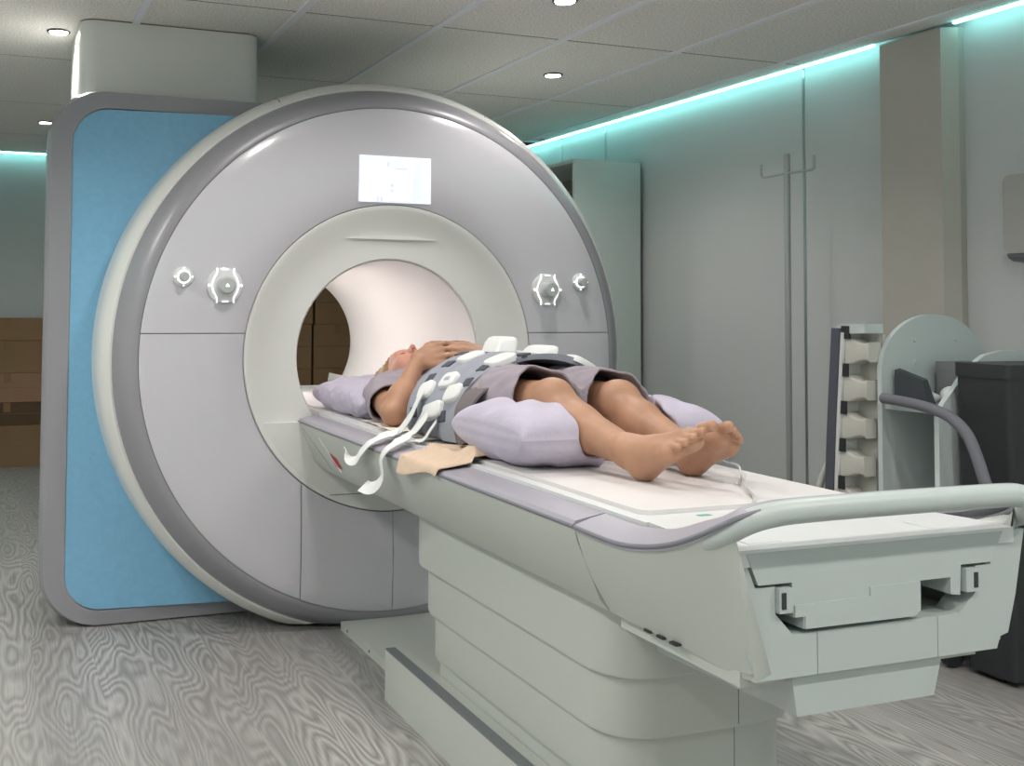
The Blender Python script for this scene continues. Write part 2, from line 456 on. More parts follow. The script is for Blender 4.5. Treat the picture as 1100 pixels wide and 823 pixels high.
# face: upper part, lower left/right parts, lower centre pair
prof = [(0.581, 0.012), (0.581, 0.003), (0.585, 0.0), (0.70, -0.006), (0.82, -0.006), (0.90, -0.001), (0.946, 0.003), (0.9492, 0.005), (0.9495, 0.02)]
ZS = 1.0985
def facebm(): return bm_from(*lathe_y(prof, 0, ZC, 256))
bobj('face_panel', cut(facebm(), (0, 0, ZS+0.0015), (0, 0, -1)), M_face, sc, smooth=True)
for s in (-1, 1):
    bm = cut(clipz(facebm(), 0.02), (0, 0, ZS-0.0015), (0, 0, 1)); cut(bm, (s*0.3585, 0, 0), (-s, 0, 0))
    bobj('face_panel', bm, M_face, sc, smooth=True)
for x0, x1 in ((-0.357, -0.001), (0.001, 0.357)):
    bm = cut(clipz(facebm(), 0.02), (0, 0, 0.75), (0, 0, 1)); cut(bm, (x0, 0, 0), (-1, 0, 0)); cut(bm, (x1, 0, 0), (1, 0, 0))
    for v in bm.verts: v.co.y -= 0.004
    bobj('lower_panel', bm, M_face, sc, smooth=True)
V, F = lathe_y([(0.56, 0.02), (0.96, 0.02)], 0, ZC, 128); bobj('face_backing', clipz(bm_from(V, F)), M_seam, sc)
# bore funnel
def fun(r):
    t = min(1, max(0, (0.56 - r) / (0.56 - 0.376)))
    return 0.0 + 0.034*t**1.2 + 0.016*math.sin(math.pi*t)
fp = [(0.578, 0.014), (0.578, 0.001), (0.575, -0.003), (0.566, -0.002)] + [(0.56 - 0.184*i/22, fun(0.56 - 0.184*i/22)) for i in range(23)]
fp += [(0.3735, 0.038), (0.372, 0.048)]
V, F = lathe_y(fp, 0, ZC, 160); pobj('bore_funnel', V, F, M_white, sc, auto=50)
V, F = lathe_y([(0.3735, 0.050), (0.369, 0.046), (0.366, 0.054), (0.361, 0.10), (0.356, 0.2), (0.355, 0.3), (0.355, 1.55), (0.365, 1.62), (0.42, 1.745)], 0, ZC, 128)
pobj('bore_tube', V, F, M_bore, sc)
# flat lower insert under the table
seg = [(0.560*math.cos(t), ZC + 0.560*math.sin(t)) for t in np.linspace(math.pi + math.asin(0.235/0.56), 2*math.pi - math.asin(0.235/0.56), 40)]
box('insert_joint', -0.30, 0.30, -0.0015, 0.0, 0.499, 0.502, M_seam, sc)
prism('bore_insert', seg, 1, 0.0, 0.20, M_white, sc, bevel=0.004)
# bridge inside the bore that carries the table
box('bore_floor', -0.26, 0.26, 0.20, 1.72, 0.735, 0.774, M_white, sc, bevel=0.004)
for s in (-1, 1):
    prism('bore_rail', [(s*0.275, 0.776), (s*0.285, 0.795), (s*0.295, 0.83), (s*0.28, 0.84), (s*0.272, 0.80)], 1, 0.30, 1.72, M_white, sc)
# grip ledge at the top of the funnel
arc = [(0.555*math.cos(t), ZC + 0.555*math.sin(t)) for t in np.linspace(math.pi/2 - 0.48, math.pi/2 + 0.48, 24)]
lz = 1.455
pts = [(-0.19, lz)] + [(0.19, lz)] + [(0.20 - 0.40*i/20, lz + 0.016*math.sin(math.pi*i/20)) for i in range(1, 20)]
prism('grip_ledge', pts, 1, 0.024, 0.05, M_white, sc)
# warm lamps inside the bore
M_borelamp = mat('bore_lamp', (255, 249, 245), 0.5, emit=24.0)
for a in (150,):
    x, z = 0.343*math.cos(R(a)), ZC + 0.343*math.sin(R(a))
    V, F = lathe_y([(0.3525, 0.45), (0.3525, 1.45)], 0, ZC, 4, R(a-3), R(a+3))
    pobj('bore_lamp', V, F, M_borelamp, sc)
# screen
scr = box('display_screen', -0.146, 0.146, -0.010, 0.0, 1.594, 1.771, M_screen, sc)
M_s1 = mat('screen_print', (208, 216, 234), 0.5, emit=0.24)
M_s2 = mat('screen_print_pale', (228, 234, 248), 0.5, emit=0.27)
for x0, x1, z0, z1, mm in ((-0.075, -0.068, 1.594+0.002, 1.615, M_s1), (-0.060, -0.053, 1.596, 1.615, M_s1), (-0.03, 0.05, 1.742, 1.748, M_s2), (-0.034, -0.028, 1.73, 1.75, M_s1),
                           (0.0, 0.05, 1.722, 1.727, M_s1), (-0.02, -0.008, 1.654, 1.664, M_s1), (-0.02, -0.008, 1.634, 1.644, M_s1), (0.072, 0.12, 1.61, 1.75, M_s2), (-0.03, 0.09, 1.600, 1.606, M_s2)):
    box('screen_mark', x0, x1, -0.0112, -0.0102, z0, z1, mm, scr)
# control dials
def dial(x, z, big):
    y0 = -0.006
    if big:
        V, F = lathe_y([(0, y0-0.012), (0.055, y0-0.012), (0.064, y0-0.008), (0.067, y0+0.004)], x, z, 40); d = pobj('dial_plate', V, F, M_clear, sc)
        V, F = lathe_y([(0, y0-0.052), (0.026, y0-0.052), (0.031, y0-0.046), (0.033, y0-0.012)], x, z, 32); kn = pobj('dial_knob', V, F, M_dial, d)
        prism('dial_mark', [(x-0.007, z-0.005), (x+0.007, z-0.005), (x, z+0.007)], 1, y0-0.0545, y0-0.051, M_glow, d)
        for s in (-1, 1):
            p = [(x+s*0.031, y0-0.014, z+0.062), (x+s*0.031, y0-0.014, z+0.044), (x+s*0.042, y0-0.014, z+0.024), (x+s*0.048, y0-0.014, z), (x+s*0.042, y0-0.014, z-0.024), (x+s*0.031, y0-0.014, z-0.044), (x+s*0.031, y0-0.014, z-0.062)]
            V, F = tube(smooth_path(p, 5), 0.0024, 8); pobj('light_arc', V, F, M_glow, d)
            V, F = lathe_y([(0, y0-0.015), (0.0045, y0-0.015), (0.0045, y0-0.011)], x+s*0.058, z, 10); pobj('light_dot', V, F, M_glow, d)
        for s in (-1, 1): box('light_dash', x-0.011, x+0.011, y0-0.015, y0-0.011, z+s*0.057-0.0015, z+s*0.057+0.0015, M_glow, d)
    else:
        V, F = lathe_y([(0, y0-0.010), (0.030, y0-0.010), (0.035, y0-0.006), (0.037, y0+0.004)], x, z, 32); d = pobj('dial_plate', V, F, M_clear, sc)
        V, F = lathe_y([(0, y0-0.040), (0.014, y0-0.040), (0.017, y0-0.035), (0.018, y0-0.010)], x, z, 24); pobj('dial_knob', V, F, M_dial, d)
        V, F = tube([(x+0.0215*math.cos(R(a)), y0-0.012, z+0.0215*math.sin(R(a))) for a in range(0, 361, 15)], 0.003, 8, cap=False); pobj('light_ring', V, F, M_glow, d)
        for dx, dz in ((-0.031, 0), (0.031, 0), (0, -0.031), (0, 0.031)):
            V, F = lathe_y([(0, y0-0.012), (0.003, y0-0.012), (0.003, y0-0.009)], x+dx, z+dz, 8); pobj('light_dot', V, F, M_glow, d)
dial(-0.652, 1.27, True); dial(0.652, 1.27, True); dial(-0.800, 1.299, False); dial(0.805, 1.303, False)
# ceiling duct above the scanner
du = thing('ceiling_duct', (-0.77, 0.9, 1.98), 'white rounded duct cover between the scanner top and the ceiling', 'duct')
secs = [[(x, y, z) for x, y in rrect(-1.125, -0.395, 0.56, 1.15, 0.07, 8)] for z in (1.955, CEIL-0.006)]
V, F = loft(secs); pobj('duct_cover', V, F, M_white, du, auto=30)
secs = [[(x, y, z) for x, y in rrect(-1.122, -0.398, 0.563, 1.147, 0.07, 8)] for z in (CEIL-0.006, CEIL)]
V, F = loft(secs); pobj('duct_collar', V, F, mat('duct_collar', (120, 108, 84), 0.7), du)
# small floor plate in front
# ------------------------------------------------------------------ patient table
tb = thing('patient_table', (0, -1.4, 0), 'white motorised patient table with grey rails and end handle, docked to scanner', 'table')
def side_poly(y):
    return [(-0.363, 0.769), (-0.359, 0.747), (-0.306, 0.626), (-0.284, 0.603), (-0.20, 0.598), (0.20, 0.598), (0.284, 0.603), (0.306, 0.626), (0.359, 0.747), (0.363, 0.769)]
V, F = loft([[(x, y, z) for x, z in side_poly(y)] for y in (0.016, -1.965)]); pobj('side_shell', V, F, M_table, tb, auto=30)
# end cheeks: outer skin swept up to the handle
OP = [(-0.363, -1.9665, 0.770), (-0.363, -2.105, 0.769), (-0.362, -2.195, 0.780), (-0.359, -2.275, 0.801), (-0.349, -2.335, 0.826), (-0.335, -2.362, 0.844), (-0.314, -2.380, 0.860)]
BP = [(-0.284, -1.9665, 0.603), (-0.284, -2.05, 0.603), (-0.281, -2.12, 0.602), (-0.270, -2.20, 0.596), (-0.264, -2.28, 0.590), (-0.256, -2.325, 0.587), (-0.246, -2.347, 0.586)]
IP = [(-0.310, -1.9665, 0.770), (-0.310, -2.105, 0.769), (-0.308, -2.195, 0.780), (-0.304, -2.25, 0.792), (-0.302, -2.29, 0.796), (-0.303, -2.325, 0.797), (-0.303, -2.347, 0.797)]
IB = [(-0.19, p[1], 0.600) for p in BP]
for s in (-1, 1):
    secs = []
    for i in range(len(OP)):
        o, b, n, q = OP[i], BP[i], IP[i], IB[i]
        if s > 0:
            dx = -0.034*max(0, (i-2)/4.0); o, b, n = [(v[0]+dx, max(v[1], -2.343), v[2]) for v in (o, b, n)]
        row = []
        for t in (0, 0.12, 0.35, 0.6, 0.85, 0.96, 1.0):
            bow = (0.0095 - 0.0008*i)*math.sin(math.pi*min(1, t*1.02))
            row.append((-s*(o[0]*(1-t)+b[0]*t - bow), o[1]*(1-t)+b[1]*t, o[2]*(1-t)+b[2]*t))
        row.append((-s*(b[0]+0.03), b[1], b[2]+0.01)); row.append((-s*n[0], n[1], n[2]))
        secs.append(row)
    V, F = loft(secs); pobj('end_cheek', V, F, M_table, tb, auto=65)
# handle loop
HP = [(-0.330, -2.235, 0.772), (-0.331, -2.285, 0.795), (-0.325, -2.335, 0.821), (-0.309, -2.362, 0.841), (-0.285, -2.385, 0.860), (-0.245, -2.393, 0.869), (-0.19, -2.395, 0.872), (-0.08, -2.396, 0.873)]
HR = [(-x + 0.045*min(1, max(0, (-x-0.1)/0.15)), y, z) for x, y, z in HP[::-1]]
path = HP + HR
pp_ = smooth_path(path, 5)
n_ = len(pp_); rad = [0.006 + 0.0145*min(1, max(0, min(i, n_-1-i)/11.0))**0.7 for i in range(n_)]
V, F = tube(pp_, rad, 18); pobj('handle_bar', V, F, M_tend, tb, auto=60)
# rails: grey strip on top, runs into the handle
def rail_sec(xo, xi, y, zo, zi, th):
    return [(xo, y, zo), (xo, y, zo-th), (xi, y, zi-th), (xi, y, zi)]
for s in (-1, 1):
    secs = []
    for y in (0.016, -0.6, -1.3, -1.963):
        secs.append([(s*0.3655, y, 0.769), (s*0.3655, y, 0.778), (s*0.360, y, 0.785), (s*0.296, y, 0.796), (s*0.292, y, 0.795), (s*0.292, y, 0.769)])
    V, F = loft(secs); pobj('rail', V, F, M_rail, tb, auto=25)
    V, F = tube([(s*0.3645, 0.016, 0.774), (s*0.3645, -1.963, 0.774)], 0.0045, 8); pobj('rail_edge', V, F, M_railedge, tb)
    outer = [(0.3655, -1.968, 0.778), (0.3655, -2.105, 0.777), (0.3645, -2.195, 0.788), (0.361, -2.275, 0.808), (0.351, -2.335, 0.834), (0.336, -2.364, 0.852), (0.306, -2.389, 0.872), (0.26, -2.402, 0.883), (0.19, -2.405, 0.888), (0.0, -2.406, 0.889)]
    inner = [(0.294, -1.968, 0.796), (0.296, -2.07, 0.795), (0.298, -2.13, 0.800), (0.304, -2.21, 0.814), (0.304, -2.292, 0.843), (0.300, -2.335, 0.859), (0.285, -2.368, 0.8795), (0.25, -2.384, 0.8895), (0.19, -2.388, 0.8925), (0.0, -2.388, 0.8935)]
    o2 = smooth_path(outer, 4); i2 = smooth_path(inner, 4); secs = []
    for a, b in zip(o2, i2):
        sx = lambda q: s*q + (0.045*min(1, max(0, (q-0.1)/0.15)) if s > 0 and a.y < -2.19 else 0); a = Vector((sx(a.x), a.y, a.z)); b = Vector((sx(b.x), b.y, b.z)); mid = (a+b)/2 + Vector((0, 0, 0.002))
        dn = Vector((0, 0, -0.012))
        secs.append([a, mid, b, b+dn, mid+dn, a+dn])
    V, F = loft(secs); pobj('rail', V, F, M_rail, tb, auto=50)
    V, F = tube([(s*p.x, p.y, p.z-0.004) for p in o2[:29]], 0.0045, 8); pobj('rail_edge', V, F, M_railedge, tb)
# white top deck and pad
box('table_deck', -0.270, 0.270, 0.0, 0.9, 0.775, 0.803, M_top, tb, bevel=0.002)
box('table_deck', -0.292, 0.292, -2.10, 0.0, 0.765, 0.803, M_top, tb, bevel=0.002)
prism('deck_end', [(-0.299, -2.35), (0.332, -2.35), (0.322, -2.26), (0.285, -2.1), (-0.285, -2.1), (-0.296, -2.26)], 2, 0.775, 0.803, M_top, tb, bevel=0.003)
pd = prism('table_pad', rrect(-0.262, 0.262, -2.045, -0.72, 0.025, 5), 2, 0.803, 0.812, M_pad, tb, bevel=0.004, seg=3)
prism('table_pad', rrect(-0.262, 0.262, -0.715, 0.85, 0.025, 5), 2, 0.803, 0.811, M_pad, tb, bevel=0.004, seg=3)
box('deck_mark', -0.160, -0.132, -2.084, -2.072, 0.803, 0.8038, M_green, tb)
box('grip_slot', -0.235, -0.165, -2.315, -2.255, 0.803, 0.8045, M_top, tb, bevel=0.0006)
box('grip_slot', 0.165, 0.235, -2.315, -2.255, 0.803, 0.8045, M_top, tb, bevel=0.0006)
# end face
YE = -2.347
left = [(-0.304, 0.797), (-0.271, 0.795), (-0.247, 0.739), (-0.207, 0.739), (-0.207, 0.694), (-0.172, 0.657), (-0.1205, 0.657), (-0.1205, 0.586), (-0.250, 0.586), (-0.256, 0.64)]
right = [(-x, z) for x, z in left][::-1]
right = [(0.149, 0.586), (0.149, 0.657), (0.198, 0.657), (0.240, 0.692), (0.240, 0.739), (0.276, 0.739), (0.306, 0.797), (0.362, 0.797), (0.338, 0.68), (0.318, 0.612), (0.298, 0.607), (0.290, 0.586)]
prism('end_panel', left, 1, YE, YE+0.05, M_tend, tb); prism('end_panel', right, 1, YE, YE+0.05, M_tend, tb)
box('end_panel', -0.119, 0.1475, YE, YE+0.05, 0.586, 0.657, M_tend, tb)
capp = [(-0.268, 0.797), (0.304, 0.797), (0.273, 0.744), (0.201, 0.744), (0.198, 0.691), (0.176, 0.694), (0.176, 0.724), (0.104, 0.724), (0.104, 0.673), (0.094, 0.664), (-0.152, 0.665), (-0.152, 0.686), (-0.173, 0.686), (-0.175, 0.744), (-0.244, 0.744)]
prism('end_cap', capp, 1, YE-0.004, YE+0.12, M_tend, tb)
prism('end_cap_step', [(-0.1715, 0.6865), (-0.15, 0.6865), (-0.15, 0.6655), (0.09, 0.6645), (0.1025, 0.674), (0.1025, 0.7235), (-0.01, 0.7235), (-0.01, 0.708), (-0.1715, 0.706)], 1, YE-0.007, YE+0.02, M_tend, tb)
box('end_recess', -0.25, 0.25, YE+0.14, YE+0.16, 0.61, 0.775, M_table, tb)
prism('end_filler', [(0.27, 0.60), (0.30, 0.60), (0.345, 0.79), (0.30, 0.79)], 1, YE+0.002, YE+0.14, M_tend, tb)
prism('end_filler', [(-0.26, 0.60), (-0.235, 0.60), (-0.27, 0.79), (-0.30, 0.79)], 1, YE+0.002, YE+0.14, M_tend, tb)
box('end_floor', -0.24, 0.24, YE+0.05, YE+0.14, 0.640, 0.655, M_table, tb)
for x0, x1 in ((-0.206, -0.179), (0.207, 0.239)):
    k = box('latch', x0, x1, YE-0.010, YE+0.06, 0.696, 0.737, M_tend, tb, bevel=0.002)
    xc = x0 + 0.004 if x0 < 0 else x1 - 0.014
    box('latch_slot', xc, xc+0.009, YE-0.0115, YE-0.009, 0.703, 0.730, M_dark, k)
# hanging underside box
secs = []
for y, z0 in ((-2.335, 0.515), (-1.85, 0.50)):
    secs.append([(-0.165, y, 0.59), (-0.153, y, z0), (0.150, y, z0), (0.172, y, 0.59)])
V, F = loft(secs); pobj('underside_box', V, F, M_tend, tb, auto=20)
prism('under_lip', [(-0.262, -1.97), (0.262, -1.97), (0.262, -2.325), (-0.262, -2.325)], 2, 0.572, 0.598, M_table, tb)
for y in (-2.09, -2.13, -2.17): box('vent_slot', -0.287, -0.270, y-0.014, y+0.006, 0.6, 0.6045, M_dark, tb)
# shell joints and the red tab near the scanner
V, F = tube([(-0.3605, -0.03, 0.752), (-0.328, -0.15, 0.676), (-0.3065, -0.21, 0.626)], 0.0012, 6); pobj('shell_joint', V, F, M_seam, tb)
V, F = tube([(-0.356, -0.21, 0.740), (-0.334, -0.27, 0.690), (-0.310, -0.33, 0.634)], 0.0025, 6); pobj('shell_joint', V, F, M_top, tb)
pobj('red_tab', [(-0.3385, -0.275, 0.697), (-0.332, -0.345, 0.682), (-0.3170, -0.362, 0.648), (-0.318, -0.285, 0.650)], [(0, 1, 2, 3)], M_red, tb)
# telescopic pedestal
def ped(x, y0, y1, rr): return rrect(-x, x, y1, y0, rr, 8)
for x, y0, y1, z0, z1, rr, nm in ((0.250, -0.80, -1.93, 0.445, 0.598, 0.10, 'pedestal_section'), (0.238, -0.845, -1.915, 0.318, 0.4435, 0.10, 'pedestal_section'), (0.226, -0.87, -1.90, 0.195, 0.3165, 0.10, 'pedestal_section'), (0.216, -0.89, -1.885, 0.0, 0.194, 0.09, 'pedestal_section')):
    bm = bmesh.new(); add_prism(bm, ped(x, y0, y1, rr), 2, z0, z1)
    top = [e for e in bm.edges if all(abs(v.co.z - z0) < 1e-5 for v in e.verts)] if z0 > 0.01 else []
    if top: bmesh.ops.bevel(bm, geom=top, offset=0.006, segments=2, affect='EDGES', profile=0.5)
    o = bobj(nm, bm, M_table, tb, auto=30)
    box('panel_joint', 0.06, 0.062, y1-0.0006, y1+0.004, z0+0.006, z1, M_seam, o)
# foot cover along the pedestal, floor plate towards the scanner
box('foot_cover', -0.285, -0.218, -1.95, -0.70, 0.0, 0.152, M_table, tb, bevel=0.006)
box('foot_strip', -0.286, -0.255, -1.94, -0.705, 0.1515, 0.157, M_grey, tb, bevel=0.002)
fpl = box('floor_plate', -0.195, 0.195, -0.888, 0.018, 0.0, 0.03, M_table, tb, bevel=0.004)
for y in (-0.06, -0.30): box('plate_screw', -0.1965, -0.192, y-0.004, y+0.004, 0.012, 0.02, M_dark, fpl)
# ------------------------------------------------------------------ implicit surfaces for soft shapes
class Field:
    def __init__(s, lo, hi, h):
        s.lo = np.array(lo, np.float32); s.h = h
        s.n = np.ceil((np.array(hi)-np.array(lo))/h).astype(int) + 1
        s.ax = [s.lo[i] + h*np.arange(s.n[i], dtype=np.float32) for i in range(3)]
        s.f = np.full(s.n, 1.0, np.float32)
    def sub(s, lo, hi):
        sl = []
        for i in range(3):
            a = int(max(0, np.floor((lo[i]-s.lo[i])/s.h))); b = int(min(s.n[i], np.ceil((hi[i]-s.lo[i])/s.h)+1))
            if b <= a: return None
            sl.append(slice(a, b))
        X = s.ax[0][sl[0]][:, None, None]; Y = s.ax[1][sl[1]][None, :, None]; Z = s.ax[2][sl[2]][None, None, :]
        return tuple(sl), X, Y, Z
    def merge(s, sl, d, k, op):
        a = s.f[sl]
        if op == 'add':
            if k > 0:
                hh = np.maximum(k-np.abs(a-d), 0)/k; s.f[sl] = np.minimum(a, d) - hh*hh*k*0.25
            else: s.f[sl] = np.minimum(a, d)
        else:
            d = -d
            if k > 0:
                hh = np.maximum(k-np.abs(a-d), 0)/k; s.f[sl] = np.maximum(a, d) + hh*hh*k*0.25
            else: s.f[sl] = np.maximum(a, d)
    def cone(s, a, b, ra, rb, k=0.02, op='add'):
        a = np.array(a, np.float32); b = np.array(b, np.float32); m = max(ra, rb) + k + 0.025
        q = s.sub(np.minimum(a, b)-m, np.maximum(a, b)+m)
        if q is None: return
        sl, X, Y, Z = q; ba = b-a; L = float(ba@ba) + 1e-9
        t = np.clip(((X-a[0])*ba[0]+(Y-a[1])*ba[1]+(Z-a[2])*ba[2])/L, 0, 1)
        d = np.sqrt((X-a[0]-t*ba[0])**2+(Y-a[1]-t*ba[1])**2+(Z-a[2]-t*ba[2])**2) - (ra + t*(rb-ra))
        s.merge(sl, d, k, op)
    def ell(s, c, r, k=0.02, op='add', power=2.0):
        c = np.array(c, np.float32); r = np.array(r, np.float32); m = k + 0.025
        q = s.sub(c-r-m, c+r+m)
        if q is None: return
        sl, X, Y, Z = q
        x, y, z = (X-c[0])/r[0], (Y-c[1])/r[1], (Z-c[2])/r[2]
        if power == 2.0:
            k0 = np.sqrt(x*x+y*y+z*z)+1e-6; k1 = np.sqrt((x/r[0])**2+(y/r[1])**2+(z/r[2])**2)+1e-6
            d = k0*(k0-1)/k1
        else:
            k0 = (np.abs(x)**power+np.abs(y)**power+np.abs(z)**power)**(1/power); d = (k0-1)*r.min()
        s.merge(sl, d, k, op)
    def grid(s):
        return s.ax[0][:, None, None], s.ax[1][None, :, None], s.ax[2][None, None, :]
    def mesh(s):
        f = s.f; ins = f < 0; n = s.n
        cnt = np.zeros(n-1, np.int8)
        for i in (0, 1):
            for j in (0, 1):
                for k in (0, 1):
                    cnt += ins[i:n[0]-1+i, j:n[1]-1+j, k:n[2]-1+k]
        act = (cnt > 0) & (cnt < 8)
        idx = np.argwhere(act); vid = np.full(act.shape, -1, np.int32); vid[act] = np.arange(len(idx))
        acc = np.zeros((len(idx), 3), np.float32); w = np.zeros(len(idx), np.float32)
        corners = [(0,0,0),(1,0,0),(0,1,0),(1,1,0),(0,0,1),(1,0,1),(0,1,1),(1,1,1)]
        val = {c: f[idx[:,0]+c[0], idx[:,1]+c[1], idx[:,2]+c[2]] for c in corners}
        for c in corners:
            for a in range(3):
                if c[a]: continue
                e = list(c); e[a] = 1; e = tuple(e)
                va, vb = val[c], val[e]; x = (va < 0) != (vb < 0)
                t = np.where(x, va/(va-vb+1e-12), 0)
                p = np.array(c, np.float32)[None, :].repeat(len(idx), 0); p[:, a] += t
                acc[x] += p[x]; w[x] += 1
        V = s.lo + s.h*(idx + acc/np.maximum(w, 1)[:, None])
        Fs = []
        for a in range(3):
            b, c = (a+1) % 3, (a+2) % 3
            s0 = [slice(1, n[i]-1) for i in range(3)]; s1 = list(s0)
            s0[a] = slice(0, n[a]-1); s1[a] = slice(1, n[a])
            i0 = ins[tuple(s0)]; i1 = ins[tuple(s1)]
            e = np.argwhere(i0 != i1)
            if len(e) == 0: continue
            flip = i0[tuple(e.T)]
            base = e.copy(); base[:, b] += 1; base[:, c] += 1
            def cell(db, dc):
                q = base.copy(); q[:, b] += db; q[:, c] += dc
                return vid[q[:,0], q[:,1], q[:,2]]
            q = np.stack([cell(-1,-1), cell(0,-1), cell(0,0), cell(-1,0)], 1)
            q[~flip] = q[~flip][:, ::-1]
            Fs.append(q[(q >= 0).all(1)])
        return V, np.concatenate(Fs)

def fobj(name, fld, m, parent=None, mats=None, relax=1):
    V, F = fld.mesh()
    me = bpy.data.meshes.new(name)
    me.vertices.add(len(V)); me.vertices.foreach_set('co', V.astype(np.float32).ravel())
    me.loops.add(len(F)*4); me.loops.foreach_set('vertex_index', F.astype(np.int32).ravel())
    me.polygons.add(len(F)); me.polygons.foreach_set('loop_start', np.arange(0, len(F)*4, 4, dtype=np.int32))
    me.update(calc_edges=True); me.validate()
    me.materials.append(m)
    if relax:
        ed = np.empty(len(me.edges)*2, np.int32); me.edges.foreach_get('vertices', ed); ed = ed.reshape(-1, 2)
        co = V.astype(np.float64)
        deg = np.bincount(ed.ravel(), minlength=len(co)).astype(np.float64)
        for it in range(relax):
            for lam in (0.5, -0.45):
                acc = np.zeros_like(co)
                for q in range(3):
                    acc[:, q] = np.bincount(ed[:,0], co[ed[:,1], q], len(co)) + np.bincount(ed[:,1], co[ed[:,0], q], len(co))
                co += lam*(acc/np.maximum(deg, 1)[:, None]-co)
        me.vertices.foreach_set('co', co.astype(np.float32).ravel())
        V = co
    me.polygons.foreach_set('use_smooth', [True]*len(me.polygons))
    if mats:
        cen = V[F].mean(1)
        mi = np.zeros(len(F), np.int32)
        for i, (mm, fn) in enumerate(mats):
            me.materials.append(mm); mi[fn(cen)] = i+1
        me.polygons.foreach_set('material_index', mi)
    me.update()
    return link_mesh(name, me, parent)

# ------------------------------------------------------------------ the person on the table
ZP = 0.812                                   # top of the pad
M_skin = mat('skin', (176, 132, 105), 0.5, var=0.10, vscale=18, sss=0.12)
M_sole = mat('skin_foot', (182, 136, 104), 0.55, var=0.08, vscale=22, sss=0.1)
M_face_skin = mat('skin_face', (208, 150, 130), 0.48, var=0.07, vscale=24, sss=0.12)
M_lip = mat('lips', (176, 92, 84), 0.45)
M_gown = mat('gown_cloth', (160, 151, 160), 0.85, var=0.04, vscale=20, bump=0.25, bscale=500, spec=0.2)
M_pillow = mat('pillow_cloth', (190, 183, 200), 0.8, var=0.04, vscale=9, bump=0.35, bscale=60, spec=0.2)
M_hair = mat('blond_hair', (150, 118, 76), 0.5, var=0.25, vscale=60)

pr = thing('person', (0.0, -0.95, ZP), 'person in a lilac gown lying barefoot on the table with hands folded under the chin', 'person')
def leg_prims(F, g=0.0, k=0.03, down=True):
    F.cone((-0.095, -0.90, 0.905), (-0.095, -1.39, 0.952), 0.088+g, 0.060+g, k)
    F.cone((0.100, -0.90, 0.905), (0.115, -1.365, 0.942), 0.088+g, 0.060+g, k)
    if down:
        F.cone((-0.095, -1.40, 0.957), (-0.085, -1.51, 0.908), 0.055+g, 0.054+g, k)
        F.cone((-0.085, -1.51, 0.908), (-0.062, -1.69, 0.872), 0.054+g, 0.034+g, k)
        F.cone((0.115, -1.375, 0.947), (0.112, -1.48, 0.908), 0.055+g, 0.053+g, k)
        F.cone((0.112, -1.48, 0.908), (0.105, -1.66, 0.872), 0.053+g, 0.034+g, k)
def torso_prims(F, g=0.0, k=0.05):
    F.ell((0, -0.47, 0.905), (0.165+g, 0.185+g, 0.090+g), k)
    F.ell((0, -0.70, 0.905), (0.150+g, 0.17+g, 0.094+g), k)
    F.ell((0, -0.88, 0.905), (0.178+g, 0.15+g, 0.094+g), k)
    F.cone((-0.15, -0.375, 0.895), (0.15, -0.375, 0.895), 0.062+g, 0.062+g, k)
SHL, ELL, WRL = (-0.180, -0.385, 0.892), (-0.228, -0.610, 0.862), (-0.110, -0.520, 1.018)
SHR, ELR, WRR = (0.180, -0.385, 0.892), (0.285, -0.610, 0.915), (0.140, -0.535, 1.032)

def hand(F, w, d, nrm, thumb, L=0.178, wd=0.074, curl=0.25):
    w = np.array(w); d = np.array(d, float); d /= np.linalg.norm(d)
    nrm = np.array(nrm, float); nrm -= d*(nrm@d); nrm /= np.linalg.norm(nrm)
    s = np.cross(nrm, d); s = s if s@np.array(thumb, float) > 0 else -s
    lens = (0.072, 0.080, 0.075, 0.058); kx = (0.090, 0.094, 0.089, 0.081)
    for i in range(4):
        off = (0.5 - i/3.0)*wd
        b = w + d*kx[i] + s*off + nrm*(0.004 - 0.004*abs(i-1.2))
        F.cone(w + s*off*0.5, b, 0.0155, 0.0125, 0.012)
        p = b; ang = 0.06
        for seg, fr, r0, r1 in ((0, 0.45, 0.0100, 0.0090), (1, 0.31, 0.0090, 0.0080), (2, 0.24, 0.0080, 0.0068)):
            ang += curl*(0.5+0.5*seg)
            q = p + (d*math.cos(ang) - nrm*math.sin(ang) + s*(off*0.35))*lens[i]*fr*1.0
            F.cone(p, q, r0, r1, 0.004); p = q
    t0 = w + d*0.022 + s*0.026 - nrm*0.004
    t1 = w + d*0.062 + s*0.052 - nrm*0.012; t2 = w + d*0.092 + s*0.060 - nrm*0.014; t3 = w + d*0.115 + s*0.060 - nrm*0.016
    F.cone(t0, t1, 0.014, 0.0115, 0.012); F.cone(t1, t2, 0.0112, 0.0098, 0.004); F.cone(t2, t3, 0.0096, 0.0078, 0.004)

